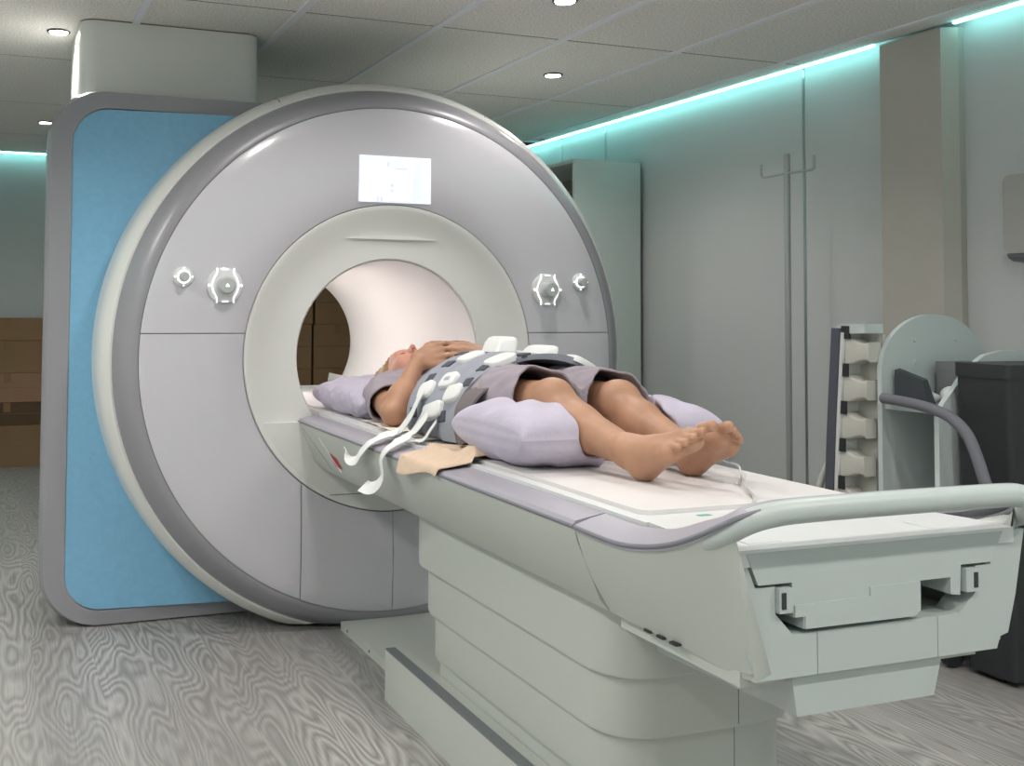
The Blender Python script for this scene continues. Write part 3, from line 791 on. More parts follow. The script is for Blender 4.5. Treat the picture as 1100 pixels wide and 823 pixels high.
def foot(F, ank, heel, T1, T5, soleward):
    A = np.array(ank); Hh = np.array(heel); T1 = np.array(T1); T5 = np.array(T5); so = np.array(soleward, float); so /= np.linalg.norm(so)
    bm_ = Hh + 0.70*(T1-Hh) + so*0.006; bl = Hh + 0.68*(T5-Hh) + so*0.006
    F.cone(A, Hh, 0.035, 0.033, 0.02)
    F.cone(A - so*0.0, bm_, 0.032, 0.021, 0.02); F.cone(A, bl, 0.029, 0.018, 0.02)
    F.cone(Hh, bl, 0.030, 0.019, 0.02); F.cone(Hh, bm_, 0.026, 0.022, 0.02); F.cone(bm_, bl, 0.0215, 0.018, 0.012)
    for i, r in enumerate((0.0125, 0.0095, 0.009, 0.0085, 0.008)):
        t = (0, 0.32, 0.56, 0.79, 1.0)[i]
        b = bm_ + (bl-bm_)*t; tip = T1 + (T5-T1)*t
        lenf = (1.0, 0.98, 0.90, 0.82, 0.72)[i]
        tip = b + (tip-b)*lenf
        mid = b + (tip-b)*0.6 - so*0.006
        F.cone(b, mid, r*1.05, r*0.92, 0.006); F.cone(mid, tip + so*0.004, r*0.92, r*1.02, 0.004)

B = Field((-0.33, -1.97, 0.800), (0.36, 0.02, 1.085), 0.003)
torso_prims(B, 0.0); leg_prims(B, 0.0, 0.02)
B.ell((-0.097, -1.405, 0.987), (0.034, 0.040, 0.026), 0.03); B.ell((0.115, -1.38, 0.977), (0.034, 0.040, 0.026), 0.03)   # knee caps
B.ell((-0.082, -1.50, 0.890), (0.045, 0.085, 0.042), 0.03); B.ell((0.112, -1.465, 0.890), (0.045, 0.085, 0.042), 0.03)       # calves
for a_, e_, w_ in ((SHL, ELL, WRL), (SHR, ELR, WRR)):
    B.cone(a_, e_, 0.052, 0.040, 0.03); B.cone(e_, w_, 0.041, 0.0255, 0.015)
    m_ = np.array(e_) + (np.array(w_)-np.array(e_))*0.3; B.ell(m_, (0.040, 0.040, 0.042), 0.03)
hand(B, WRL, (0.965, 0.0, 0.26), (-0.15, -0.80, 0.60), (0, 0.6, 0.8), curl=0.06)
hand(B, WRR, (-0.975, 0.07, 0.12), (0.05, -0.75, 0.66), (0, 0.6, 0.8), curl=0.08)
foot(B, (-0.062, -1.695, 0.872), (-0.052, -1.738, 0.847), (0.004, -1.905, 0.953), (-0.060, -1.885, 0.913), (-0.1, -0.62, -0.78))
foot(B, (0.104, -1.665, 0.872), (0.098, -1.712, 0.847), (0.078, -1.862, 0.945), (0.142, -1.835, 0.915), (0.1, -0.70, -0.70))
for c in ((-0.084, -1.692, 0.884), (-0.030, -1.695, 0.890), (0.080, -1.662, 0.890), (0.130, -1.662, 0.884)): B.ell(c, (0.012, 0.014, 0.014), 0.02)   # ankle bones
# neck and head
HX = 0.010
B.cone((0, -0.36, 0.905), (HX, -0.215, 0.930), 0.062, 0.053, 0.03)
B.ell((HX, -0.108, 0.940), (0.073, 0.094, 0.092), 0.02)
B.ell((HX, -0.170, 0.958), (0.060, 0.078, 0.070), 0.03)
B.ell((HX, -0.238, 0.990), (0.026, 0.022, 0.026), 0.035)
B.ell((HX, -0.095, 1.004), (0.052, 0.040, 0.030), 0.03)                 # forehead
for s in (-1, 1):
    B.ell((HX+s*0.038, -0.172, 1.000), (0.022, 0.026, 0.020), 0.025)       # cheek
    B.ell((HX+s*0.030, -0.118, 1.024), (0.020, 0.008, 0.008), 0.012)       # brow
    B.ell((HX+s*0.030, -0.136, 1.036), (0.019, 0.013, 0.014), 0.012, 'sub') # socket
    B.ell((HX+s*0.030, -0.137, 1.017), (0.0145, 0.012, 0.0125), 0.006)     # closed lid
    B.ell((HX+s*0.074, -0.130, 0.940), (0.010, 0.030, 0.020), 0.008)       # ear
    B.ell((HX+s*0.011, -0.176, 1.036), (0.008, 0.009, 0.009), 0.008)       # nostril wing
B.cone((HX, -0.128, 1.030), (HX, -0.170, 1.052), 0.0075, 0.0105, 0.012)
for s in (-1, 1): B.ell((HX+s*0.0055, -0.181, 1.043), (0.0035, 0.004, 0.005), 0.002, 'sub')
B.cone((HX-0.016, -0.203, 1.016), (HX+0.016, -0.203, 1.016), 0.0065, 0.0065, 0.008)
B.cone((HX-0.015, -0.214, 1.013), (HX+0.015, -0.214, 1.013), 0.0065, 0.0065, 0.008)
B.cone((HX-0.020, -0.2085, 1.022), (HX+0.020, -0.2085, 1.022), 0.0025, 0.0025, 0.004, 'sub')
X, Y, Z = B.grid(); B.f = np.maximum(B.f, (ZP+0.0005) - Z)
fobj('body', B, M_skin, pr, mats=[
    (M_face_skin, lambda c: (c[:,1] > -0.262) & (c[:,2] > 0.93)),
    (M_lip, lambda c: (np.abs(c[:,0]-HX) < 0.022) & (c[:,1] < -0.198) & (c[:,1] > -0.220) & (c[:,2] > 1.016))])
# lashes and brows
M_lash = mat('lash', (92, 66, 50), 0.7)
for s in (-1, 1):
    V, F = tube(smooth_path([(HX+s*0.018, -0.143, 1.026), (HX+s*0.030, -0.147, 1.0275), (HX+s*0.042, -0.143, 1.021)], 4), 0.0013, 6); pobj('eyelashes', V, F, M_lash, pr)
    V, F = tube(smooth_path([(HX+s*0.014, -0.121, 1.033), (HX+s*0.030, -0.114, 1.033), (HX+s*0.046, -0.119, 1.022)], 4), 0.0018, 6); pobj('eyebrow', V, F, M_lash, pr)

# hair
Hf = Field((-0.14, -0.24, 0.83), (0.15, 0.08, 1.07), 0.003)
Hf.ell((HX, -0.106, 0.940), (0.083, 0.104, 0.100), 0.0)
Hf.ell((HX-0.055, -0.085, 0.915), (0.050, 0.085, 0.055), 0.03); Hf.ell((HX, -0.0, 0.915), (0.088, 0.050, 0.068), 0.03); Hf.ell((HX+0.05, -0.09, 0.915), (0.05, 0.08, 0.055), 0.03)
X, Y, Z = Hf.grid()
Hf.f += 0.0022*np.sin(520*X + 90*Z) + 0.0018*np.sin(330*X-260*Z+40*Y)
plane = -0.78*(Y+0.075)+0.62*(Z-1.012) + 0.9*np.maximum(0, np.abs(X-HX)-0.05)*0.35
Hf.f = np.maximum(Hf.f, plane)
fobj('hair', Hf, M_hair, pr)

# gown: shell with short sleeves and a hem above the knees
def gown_outer():
    G = Field((-0.33, -1.44, 0.80), (0.34, -0.24, 1.07), 0.004)
    torso_prims(G, 0.012, 0.06); leg_prims(G, 0.018, 0.07, False)
    G.cone((-0.095, -1.10, 0.94), (-0.097, -1.42, 0.962), 0.088, 0.082, 0.05); G.cone((0.105, -1.10, 0.935), (0.115, -1.42, 0.952), 0.088, 0.082, 0.05)
    G.ell((0.0, -0.98, 0.905), (0.150, 0.20, 0.085), 0.06)
    G.cone((0, -0.37, 0.905), (0.005, -0.275, 0.915), 0.074, 0.066, 0.03)
    sl = np.array(SHL); e = np.array(ELL); m1 = sl + (e-sl)*0.50
    G.cone(sl, m1, 0.066, 0.067, 0.04)
    sl = np.array(SHR); e = np.array(ELR); m1 = sl + (e-sl)*0.50
    G.cone(sl, m1, 0.066, 0.067, 0.04)
    return G
G = gown_outer(); X, Y, Z = G.grid()
G.f += 0.0022*np.sin(46*Y + 30*X + 8*np.sin(14*X)) * np.clip((0.9-np.abs(Y+0.7))/0.5, 0, 1) + 0.0028*np.sin(60*X-22*Y+5*np.sin(25*Y)) + 0.0015*np.sin(130*X+70*Y+40*Z)
inner = G.f + 0.0075
hem = -(Y + 1.345 + 0.10*(X*2)*0.25 + 0.03*np.cos(28*X))
G.f = np.maximum(np.maximum(G.f, -inner), hem)
G.f = np.maximum(G.f, (ZP+0.001)-Z)
# sleeve cuffs and neck opening
for S_, E_ in ((SHL, ELL), (SHR, ELR)):
    S_ = np.array(S_); E_ = np.array(E_); d_ = (E_-S_)/np.linalg.norm(E_-S_); c_ = S_ + (E_-S_)*0.52
    side = np.sign(S_[0])
    cuff = ((X-c_[0])*d_[0]+(Y-c_[1])*d_[1]+(Z-c_[2])*d_[2])
    near = np.minimum(np.minimum(cuff, 0.25-cuff), np.minimum(side*X-0.171, 0.075 - np.sqrt((X-c_[0]-cuff*d_[0])**2+(Y-c_[1]-cuff*d_[1])**2+(Z-c_[2]-cuff*d_[2])**2)))
    G.f = np.maximum(G.f, near)
neck = -((-Y-0.275) - 0.35*(Z-0.915)*0 - 0.30*np.maximum(0, Z-0.93))
G.f = np.maximum(G.f, neck)
fobj('gown', G, M_gown, pr)
V, F = tube(smooth_path([(-0.135, -0.345, 0.957), (-0.105, -0.325, 0.962), (-0.078, -0.300, 0.955)], 5), 0.0032, 8); pobj('gown_piping', V, F, mat('gown_piping', (88, 92, 106), 0.8), pr)

# ------------------------------------------------------------------ head pillow and knee cushion
P_ = Field((-0.33, -0.48, 0.80), (0.32, 0.26, 0.97), 0.0045); X, Y, Z = P_.grid()
px_, py_ = (X+0.01)/0.262, (Y+0.115)/0.285
edge = np.clip(1-np.abs(px_)**3.2, 0, 1)*np.clip(1-np.abs(py_)**3.2, 0, 1)
hgt = 0.070*edge**0.36
zc_ = 0.866 - 0.0*X
P_.f = (np.abs(Z-zc_) - hgt - 0.001)*0.6
P_.f = np.maximum(P_.f, np.maximum(np.abs(px_)-1.0, np.abs(py_)-1.0)*0.2)
P_.f += 0.0025*np.sin(24*X+9*np.sin(11*Y)) + 0.002*np.sin(50*Y+20*X+4*np.sin(30*X))
P_.ell((HX, -0.11, 0.955), (0.092, 0.110, 0.092), 0.05, 'sub')
P_.ell((0, -0.50, 0.915), (0.20, 0.20, 0.10), 0.05, 'sub'); P_.cone(SHL, ELL, 0.058, 0.05, 0.02, 'sub')
X, Y, Z = P_.grid(); P_.f = np.maximum(P_.f, ZP-Z)
hp = fobj('pillow', P_, M_pillow, relax=8)
tag(hp, 'lilac head pillow squashed under the head and shoulder by the scanner bore', 'pillow', 'lilac pillows')
K_ = Field((-0.36, -1.68, 0.80), (0.38, -1.10, 1.0), 0.0045); X, Y, Z = K_.grid()
kx_, ky_ = (X-0.01)/0.292, (Y+1.385)/0.205
edge = np.clip(1-np.abs(kx_)**7.0, 0, 1)**0.40*np.clip(1-np.abs(ky_)**4.0, 0, 1)**0.45
K_.f = (np.abs(Z-0.889) - 0.078*edge - 0.001)*0.6
K_.f = np.maximum(K_.f, np.maximum(np.abs(kx_)-1.0, np.abs(ky_)-1.0)*0.2)
K_.f += (0.003*np.sin(22*X+7*np.sin(9*Y)) + 0.0022*np.sin(40*Y+16*X+5*np.sin(20*X)))*np.clip(edge*1.6-0.6, 0, 1)
LF = Field((-0.36, -1.68, 0.80), (0.38, -1.10, 1.0), 0.0045); leg_prims(LF, 0.004, 0.03); leg_prims(LF, 0.022, 0.05, False)
K_.ell((0.012, -1.53, 0.965), (0.080, 0.25, 0.150), 0.03, 'sub'); hh_ = np.maximum(0.014-np.abs(K_.f+LF.f), 0)/0.014; K_.f = np.maximum(K_.f, -LF.f) + hh_*hh_*0.014*0.25; K_.f = np.maximum(K_.f, ZP-Z)
kp = fobj('pillow', K_, M_pillow, relax=8)
tag(kp, 'plump lilac cushion propping up the bent knees', 'pillow', 'lilac pillows')

# ------------------------------------------------------------------ body coil blanket
M_coil = mat('coil_blanket', (148, 151, 162), 0.75, var=0.03, vscale=20, bump=0.2, bscale=300)
M_slot = mat('coil_slot', (70, 74, 84), 0.7)
M_mod = mat('coil_module', (228, 228, 228), 0.4)
M_strap = mat('strap_white', (226, 227, 226), 0.7)
def S(t, y, off=0.0):
    a = R(t); lift = 0.02*max(0, (-y-1.05)/0.2)*max(0.0, (t+60)/120)
    n = Vector((math.sin(a)*0.188, 0, math.cos(a)*0.232)).normalized()
    return Vector((0.005 + 0.232*math.sin(a), y, 0.868 + 0.188*math.cos(a) + lift)) + n*off
cb = thing('body_coil', (0, -0.88, 0.86), 'grey flexible body coil blanket with white modules strapped over the abdomen', 'body coil')
nt_, ny_ = 40, 18; secs_t = []
def ylim(t):
    return (-0.755 - 0.02*math.cos(R(t*1.2)), -1.10 - 0.10*max(0, (t+70)/150))
for i in range(nt_+1):
    t = -103 + 178*i/nt_; y0, y1 = ylim(t)
    row = [S(t, y0+(y1-y0)*j/ny_, 0.010 + 0.003*math.sin(9*j/ny_*2+i*0.3)) for j in range(ny_+1)] + [S(t, y1+(y0-y1)*j/ny_, -0.006) for j in range(ny_+1)]
    secs_t.append(row)
V, F = loft(secs_t); pobj('blanket', V, F, M_coil, cb, auto=50)
def on_sheet(name, t, y, w, l, th, m, off=0.008, rot=0.0, rnd=0.35, dome=0.0, parent=None):
    c = S(t, y, off); a = R(t)
    n = (S(t, y, 1.0)-S(t, y, 0.0)).normalized(); yy = Vector((0, 1, 0)); tt = yy.cross(n).normalized()
    ca, sa = math.cos(R(rot)), math.sin(R(rot)); u = tt*ca + yy*sa; v = yy*ca - tt*sa
    r = min(w, l)*rnd; secs = []
    for k, (sc_, hz) in enumerate(((1.0, -0.008), (1.0, th*0.55), (0.96, th*0.85), (0.86, th))):
        secs.append([c + u*(px*sc_) + v*(py*sc_) + n*(hz) for px, py in rrect(-w/2, w/2, -l/2, l/2, r, 5)])
    V, F = loft(secs); return pobj(name, V, F, m, parent or cb, auto=45)
mods = [(-66, -0.855, 0.056, 0.080, 0.012, 20), (-54, -0.965, 0.054, 0.080, 0.012, 10), (-64, -1.045, 0.052, 0.085, 0.012, 15), (-81, -0.955, 0.046, 0.12, 0.016, 15),
        (-24, -0.900, 0.080, 0.080, 0.009, 0), (-24, -1.095, 0.085, 0.09, 0.010, 0), (28, -0.86, 0.085, 0.085, 0.010, 0), (34, -1.14, 0.085, 0.08, 0.010, 0)]
for t, y, w, l, th, rot in mods: on_sheet('module', t, y, w, l, th, M_mod, 0.010, rot)
mlab = on_sheet('module_label', -54, -0.965, 0.014, 0.03, 0.0135, mat('label_grey', (170, 172, 178), 0.6), 0.010, 10, 0.1)
for t, y in ((-37.5, -0.845), (-54.5, -0.83), (-53, -1.085), (-37, -1.085), (-86, -0.80), (-84, -1.015), (-20, -0.80), (10, -0.80), (-10, -1.12)):
    on_sheet('slot', t, y, 0.032, 0.042, 0.0035, M_slot, 0.011, 12, 0.12)
# upright connector blocks on the crest
def block(t, y, w, l, h, tilt):
    c = S(t, y, 0.008); secs = []
    for fz, sc_ in ((0, 1.0), (0.6, 0.95), (0.9, 0.82), (1.0, 0.6)):
        z = h*fz; secs.append([c + Vector((px*sc_ + tilt*z, py*sc_ + 0.35*z, z)) for px, py in rrect(-w/2, w/2, -l/2, l/2, 0.012, 4)])
    V, F = loft(secs); pobj('connector_block', V, F, M_mod, cb, auto=45)
block(0, -0.885, 0.070, 0.11, 0.046, 0.5); block(20, -0.98, 0.050, 0.15, 0.034, 0.8)
# straps hanging over the rail
def ribbon(name, pts, wvec, w, m, parent, th=0.0022, sub=6):
    P = smooth_path(pts, sub); secs = []
    for i, p in enumerate(P):
        a = P[max(0, i-1)]; b = P[min(len(P)-1, i+1)]; t = (b-a).normalized()
        wv = Vector(wvec); wv = (wv - t*wv.dot(t)).normalized(); n = t.cross(wv).normalized()
        secs.append([p+wv*w/2+n*th/2, p-wv*w/2+n*th/2, p-wv*w/2-n*th/2, p+wv*w/2-n*th/2])
    V, F = loft(secs); return pobj(name, V, F, m, parent, auto=30)
ribbon('strap', [S(-70, -0.86, 0.026), S(-78, -0.865, 0.032), (-0.262, -0.83, 0.868), (-0.268, -0.76, 0.824), (-0.300, -0.77, 0.816), (-0.335, -0.80, 0.812), (-0.372, -0.80, 0.796), (-0.384, -0.755, 0.765), (-0.384, -0.70, 0.733), (-0.382, -0.640, 0.727), (-0.381, -0.600, 0.745)], (0.25, 1, 0.15), 0.042, M_strap, cb)
ribbon('strap', [S(-84, -0.95, 0.028), (-0.262, -0.94, 0.872), (-0.275, -0.90, 0.838), (-0.300, -0.90, 0.822), (-0.340, -0.94, 0.812), (-0.374, -0.945, 0.795), (-0.386, -0.925, 0.762), (-0.386, -0.935, 0.715), (-0.388, -0.895, 0.684), (-0.388, -0.835, 0.668), (-0.386, -0.77, 0.664)], (0.2, 1, 0.1), 0.044, M_strap, cb)
ribbon('strap', [S(-86, -0.89, 0.02), (-0.252, -0.86, 0.850), (-0.256, -0.82, 0.822), (-0.262, -0.77, 0.8155)], (0.3, 1, 0.1), 0.028, M_strap, cb)
ribbon('strap', [S(-88, -1.00, 0.02), (-0.258, -0.985, 0.850), (-0.268, -0.955, 0.820), (-0.285, -0.93, 0.814)], (0.3, 1, 0.1), 0.028, M_strap, cb)
ribbon('gown_fold', [(-0.165, -1.150, 0.985), (-0.205, -1.160, 0.965), (-0.238, -1.165, 0.925), (-0.246, -1.170, 0.875), (-0.240, -1.180, 0.835)], (0.1, 1, 0.0), 0.11, mat('gown_lining_shaded', (112, 104, 106), 0.85), pr, th=0.006)  # gown lining darkened, the shade beside the cushion is put into its colour
# ------------------------------------------------------------------ cloths on the table
def cloth(name, x0, x1, y0, y1, zf, m, nx=28, ny=24, th=0.0025):
    top = []; V = []; F = []
    for i in range(nx+1):
        for j in range(ny+1):
            u, v = i/nx, j/ny; V.append(zf(x0+(x1-x0)*u, y0+(y1-y0)*v, u, v))
    n = len(V); V = V + [(x, y, z-th) for x, y, z in V]
    for i in range(nx):
        for j in range(ny):
            a = i*(ny+1)+j; q = (a, a+ny+1, a+ny+2, a+1); F.append(q); F.append(tuple(k+n for k in q[::-1]))
    bd = [i*(ny+1) for i in range(nx+1)] + [nx*(ny+1)+j for j in range(1, ny+1)] + [i*(ny+1)+ny for i in range(nx-1, -1, -1)] + [j for j in range(ny-1, 0, -1)]
    for a, b in zip(bd, bd[1:]+bd[:1]): F.append((a, b, b+n, a+n))
    return pobj(name, V, F, m, None, auto=60)
M_beige = mat('beige_cloth', (206, 182, 160), 0.85, var=0.05, vscale=25)
M_cream = mat('cream_sheet', (226, 216, 204), 0.85, var=0.04, vscale=25)
def z_beige(x, y, u, v):
    k = math.sin(math.pi*(0.30 + 0.40*u))**0.8   # rounded outline
    yy = -1.19 + (y+1.19)*k + 0.03*(0.5-u)
    xx = x + 0.012*math.sin(4*v+1)
    if xx > -0.29: z = 0.8165 + 0.004*math.sin(9*v+4*u)**2
    elif xx > -0.366: z = 0.806 + (xx+0.29)*0.17 + 0.003*math.sin(7*v)**2
    else: z = 0.793 + (xx+0.366)*1.2; xx = -0.366 + (xx+0.366)*0.4 - 0.006
    roll = math.exp(-((v-0.14)/0.13)**2)*math.exp(-((u-0.60)/0.25)**2)
    z += roll*(0.030 + 0.014*math.sin(38*v+10*u)); xx += 0.012*roll*math.sin(30*v)
    return (xx, yy, z)
cl = cloth('cloth', -0.392, -0.185, -1.34, -1.04, z_beige, M_beige)
tag(cl, 'crumpled beige cloth hanging over the table edge beside the knee cushion', 'cloth')
def z_cream(x, y, u, v):
    return (x + 0.008*math.sin(9*v), y, 0.8170 + 0.003*abs(math.sin(15*v+6*u)))
cl2 = cloth('sheet', -0.268, 0.20, -0.95, -0.40, z_cream, M_cream)
tag(cl2, 'thin cream sheet under the back of the person', 'sheet')
# infusion line
V, F = tube(smooth_path([(0.30, -1.50, 0.818), (0.295, -1.58, 0.816), (0.22, -1.72, 0.830), (0.165, -1.80, 0.818), (0.11, -1.87, 0.824), (0.07, -1.94, 0.817), (0.02, -2.02, 0.816), (-0.03, -2.07, 0.806), (-0.04, -2.11, 0.801)], 8), 0.0028, 8)
tl = pobj('infusion_tube', V, F, mat('clear_tube', (206, 208, 206), 0.2, spec=0.7)); tag(tl, 'thin clear tube trailing across the white pad past the feet', 'tube')
# ------------------------------------------------------------------ cardboard boxes at the far wall
def carton(x0, x1, y0, y1, z0, z1, m, label, group, flap=None):
    t = thing('cardboard_box', ((x0+x1)/2, (y0+y1)/2, z0), label, 'box', group)
    box('carton', x0, x1, y0, y1, z0, z1, m, t, bevel=0.004)
    zc = (z0+z1)/2
    box('tape', x0+0.004, x1-0.004, y0-0.0012, y0, zc-0.0015, zc+0.0015, M_dark if flap else M_tape, t)
    box('tape', (x0+x1)/2-0.025, (x0+x1)/2+0.025, y0-0.0015, y0-0.0002, z1-0.07, z1, M_tape, t)
    return t
BX = 'boxes stacked behind the left side of the scanner'
M_card3 = mat('cardboard_dark', (96, 74, 54), 0.85, var=0.05, vscale=6)
stack = [(0.0, 0.305, M_card, 'brown cardboard box at the bottom of the stack left of the scanner'), (0.305, 0.475, M_card3, 'dark low cardboard box, second from the floor left of the scanner'),
         (0.475, 0.69, M_card2, 'pale pinkish cardboard box, third from the floor left of the scanner'), (0.69, 0.93, M_card, 'brown cardboard box just under the top one left of the scanner'), (0.93, 1.095, M_card, 'flat brown cardboard box on top of the stack left of the scanner')]
for i, (z0, z1, mm, lb) in enumerate(stack):
    carton(-1.62 + 0.012*(i % 2), -1.02 + 0.01*(i % 3), 4.56, 4.73, z0, z1-0.002, mm, lb, BX)
rows = [(0.0, 0.355), (0.355, 0.71), (0.71, 1.055), (1.055, 1.40)]
words_r = ['bottom', 'second', 'third', 'top']; words_c = ['leftmost', 'second', 'third', 'rightmost']
for c in range(4):
    x0 = 0.13 + 0.405*c
    if x0 + 0.39 > 1.72: continue
    for r, (z0, z1) in enumerate(rows):
        carton(x0 + (0.012 if r == 3 else 0), x0+0.385+(0.008 if r == 3 else 0), 4.25, 4.64, z0, z1-0.003, M_card, 'brown cardboard box seen through the bore, %s row, %s column' % (words_r[r], words_c[c]), 'boxes seen through the bore', flap=True)

# ------------------------------------------------------------------ cabinet on the right wall
M_cab = mat('cabinet_laminate', (196, 204, 200), 0.5, var=0.01)
M_cabin = mat('cabinet_inside', (150, 146, 140), 0.6)
cbn = thing('open_cabinet', (1.91, 2.0, 0), 'tall pale open shelf cabinet between the scanner and the right wall', 'cabinet')
box('side_panel', 1.69, 2.135, 1.55, 1.57, 0.0, 2.055, M_cab, cbn, bevel=0.0015); box('side_panel', 1.69, 2.135, 2.43, 2.45, 0.0, 2.055, M_cab, cbn, bevel=0.0015)
box('top_panel', 1.69, 2.135, 1.57, 2.43, 2.035, 2.055, M_cab, cbn); box('back_panel', 2.115, 2.135, 1.57, 2.43, 0.06, 2.035, M_cabin, cbn)
for z in (0.06, 0.46, 0.86, 1.26, 1.66): box('shelf', 1.70, 2.115, 1.57, 2.43, z, z+0.018, M_cab, cbn)
M_bin = mat('dark_bin', (70, 74, 80), 0.5)
for i, (y, z, w, hh) in enumerate(((1.60, 1.678, 0.22, 0.20), (1.86, 1.678, 0.2, 0.14), (1.62, 1.278, 0.3, 0.22), (2.0, 1.278, 0.3, 0.2))):
    b_ = thing('storage_bin', (1.9, y+w/2, z), 'dark storage bin on the %s cabinet shelf, %s' % ('top' if z > 1.5 else 'fourth', ('beside the side panel', 'set back from the side panel')[i % 2]), 'bin', 'bins in the open cabinet')
    V, F = loft([[(x, yy, zz) for x, yy in rrect(1.78-0.0+0.01*k, 2.08, y+0.008*k, y+w-0.008*k, 0.02, 4)] for zz, k in ((z, 1), (z+hh, 0))]); pobj('bin_body', V, F, M_bin, b_, auto=30)
    V, F = tube(smooth_path([(1.778, y+0.05, z+hh*0.7), (1.762, y+w/2, z+hh*0.66), (1.778, y+w-0.05, z+hh*0.7)], 4), 0.005, 6); pobj('bin_handle', V, F, M_grey, b_)

# ------------------------------------------------------------------ infusion stand
M_chrome = mat('chrome', (172, 175, 175), 0.35, metal=0.35)
px0, py0 = 1.85, -0.015
iv = thing('infusion_stand', (px0, py0, 0), 'thin chrome infusion pole with two upturned hooks near the right wall', 'infusion stand')
V, F = tube([(px0, py0, 0.09), (px0, py0, 1.885)], 0.0135, 12); pobj('pole', V, F, M_chrome, iv)
for s in (-1, 1):
    e = py0 + s*0.168
    V, F = tube(smooth_path([(px0, py0, 1.800), (px0, py0+s*0.08, 1.799), (px0, e-s*0.02, 1.798), (px0, e-s*0.003, 1.805), (px0, e, 1.825), (px0, e, 1.858)], 4), 0.006, 8); pobj('hook', V, F, M_chrome, iv)
for k in range(5):
    a = 2*math.pi*k/5 + 0.3; ex, ey = px0+0.26*math.cos(a), py0+0.26*math.sin(a)
    V, F = tube(smooth_path([(px0, py0, 0.10), (px0+0.13*math.cos(a), py0+0.13*math.sin(a), 0.088), (ex, ey, 0.066)], 4), 0.011, 8); lg = pobj('leg', V, F, M_chrome, iv)
    bm = bmesh.new(); bmesh.ops.create_cone(bm, cap_ends=True, segments=18, radius1=0.03, radius2=0.03, depth=0.022, matrix=Matrix.Translation((ex, ey, 0.03)) @ Matrix.Rotation(a+math.pi/2, 4, 'Z') @ Matrix.Rotation(math.pi/2, 4, 'X')); bobj('castor', bm, M_dark, lg, smooth=True)

# ------------------------------------------------------------------ white cart with tall rounded side
M_ply = mat('cart_white', (206, 214, 214), 0.5, var=0.015)
M_plyin = mat('cart_inside', (196, 198, 194), 0.55)
ct = thing('storage_cart', (1.82, -0.93, 0), 'white laminated cart with one tall rounded side panel, standing by the pillar', 'cart')
yA, yB_ = -0.825, -1.045
arcp = [(1.56, 0.10), (2.07, 0.10), (2.07, 0.98)] + [(1.815+0.255*math.cos(t), 0.98+0.205*math.sin(t)) for t in np.linspace(0.08, math.pi-0.08, 22)] + [(1.56, 0.98)]
prism('tall_side', arcp, 1, yA, yA+0.02, M_ply, ct, bevel=0.0015, seg=1)
for x in (1.72, 1.92):
    for z in (1.01, 1.09):
        V, F = lathe_y([(0, yA-0.004), (0.008, yA-0.004), (0.009, yA+0.001)], x, z, 12); pobj('screw_cap', V, F, M_ply, ct)
lowp = [(1.565, 0.10), (2.06, 0.10), (2.06, 1.06), (1.86, 1.06), (1.78, 1.045), (1.70, 1.00), (1.635, 0.93), (1.59, 0.885), (1.565, 0.85)]
prism('low_side', lowp, 1, yB_-0.02, yB_, M_ply, ct, bevel=0.0015, seg=1)
box('shelf', 1.575, 2.05, yB_, yA, 0.845, 0.865, M_ply, ct); box('shelf', 1.60, 2.05, yB_, yA, 0.12, 0.14, M_plyin, ct)
box('back_panel', 2.04, 2.058, yB_, yA, 0.14, 1.02, M_plyin, ct)
for x in (1.62, 2.0):
    for y in (yA+0.01, yB_-0.01):
        bm = bmesh.new(); bmesh.ops.create_cone(bm, cap_ends=True, segments=18, radius1=0.042, radius2=0.042, depth=0.026, matrix=Matrix.Translation((x, y, 0.042)) @ Matrix.Rotation(math.pi/2, 4, 'X')); bobj('castor', bm, M_dark, ct, smooth=True)
        box('castor_fork', x-0.012, x+0.012, y-0.016, y+0.016, 0.07, 0.102, M_grey, ct)
# things on the cart shelf
M_dcush = mat('dark_foam', (66, 72, 76), 0.8)
V, F = loft([[(1.60, -0.845, 0.885), (1.60, -0.845, 0.985), (1.625, -0.845, 0.99), (1.64, -0.845, 0.885)], [(1.60, -0.985, 0.875), (1.60, -0.97, 0.955), (1.625, -0.965, 0.958), (1.64, -0.985, 0.875)]])
o = pobj('foam_wedge', V, F, M_dcush, None, auto=25); tag(o, 'dark foam wedge standing on the white cart shelf', 'foam wedge')
for i, (x, y, rx, ry, rz) in enumerate(((1.69, -0.90, 0.035, 0.055, 0.022), (1.69, -1.003, 0.035, 0.035, 0.035))):
    f_ = Field((x-rx-0.03, y-ry-0.03, 0.855), (x+rx+0.03, y+ry+0.03, 0.965), 0.005); f_.ell((x, y, 0.866+rz), (rx, ry, rz), 0); o = fobj('cable_roll', f_, M_mod)
    tag(o, ('small white flat roll beneath the dark foam wedge on the cart', 'small white ball-shaped roll beside the curved low side of the cart')[i], 'roll', 'white rolls on the cart')
M_gbox = mat('grey_box', (128, 128, 132), 0.7)
for i, (x0, x1, y0, y1, zz) in enumerate(((1.78, 1.92, -0.96, -0.86, 1.01), (1.74, 1.96, -1.04, -0.965, 0.995))):
    t_ = thing('grey_carton', ((x0+x1)/2, (y0+y1)/2, 0.866), ('taller grey carton at the back of the cart shelf', 'lower grey carton on the cart shelf next to the low side')[i], 'box', 'grey cartons on the cart')
    box('carton', x0, x1, y0+0.002, y1-0.002, 0.866, zz, M_gbox, t_, bevel=0.003); box('lid', x0-0.003, x1+0.003, y0+0.001, y1-0.001, zz-0.03, zz+0.004, M_gbox, t_, bevel=0.002)

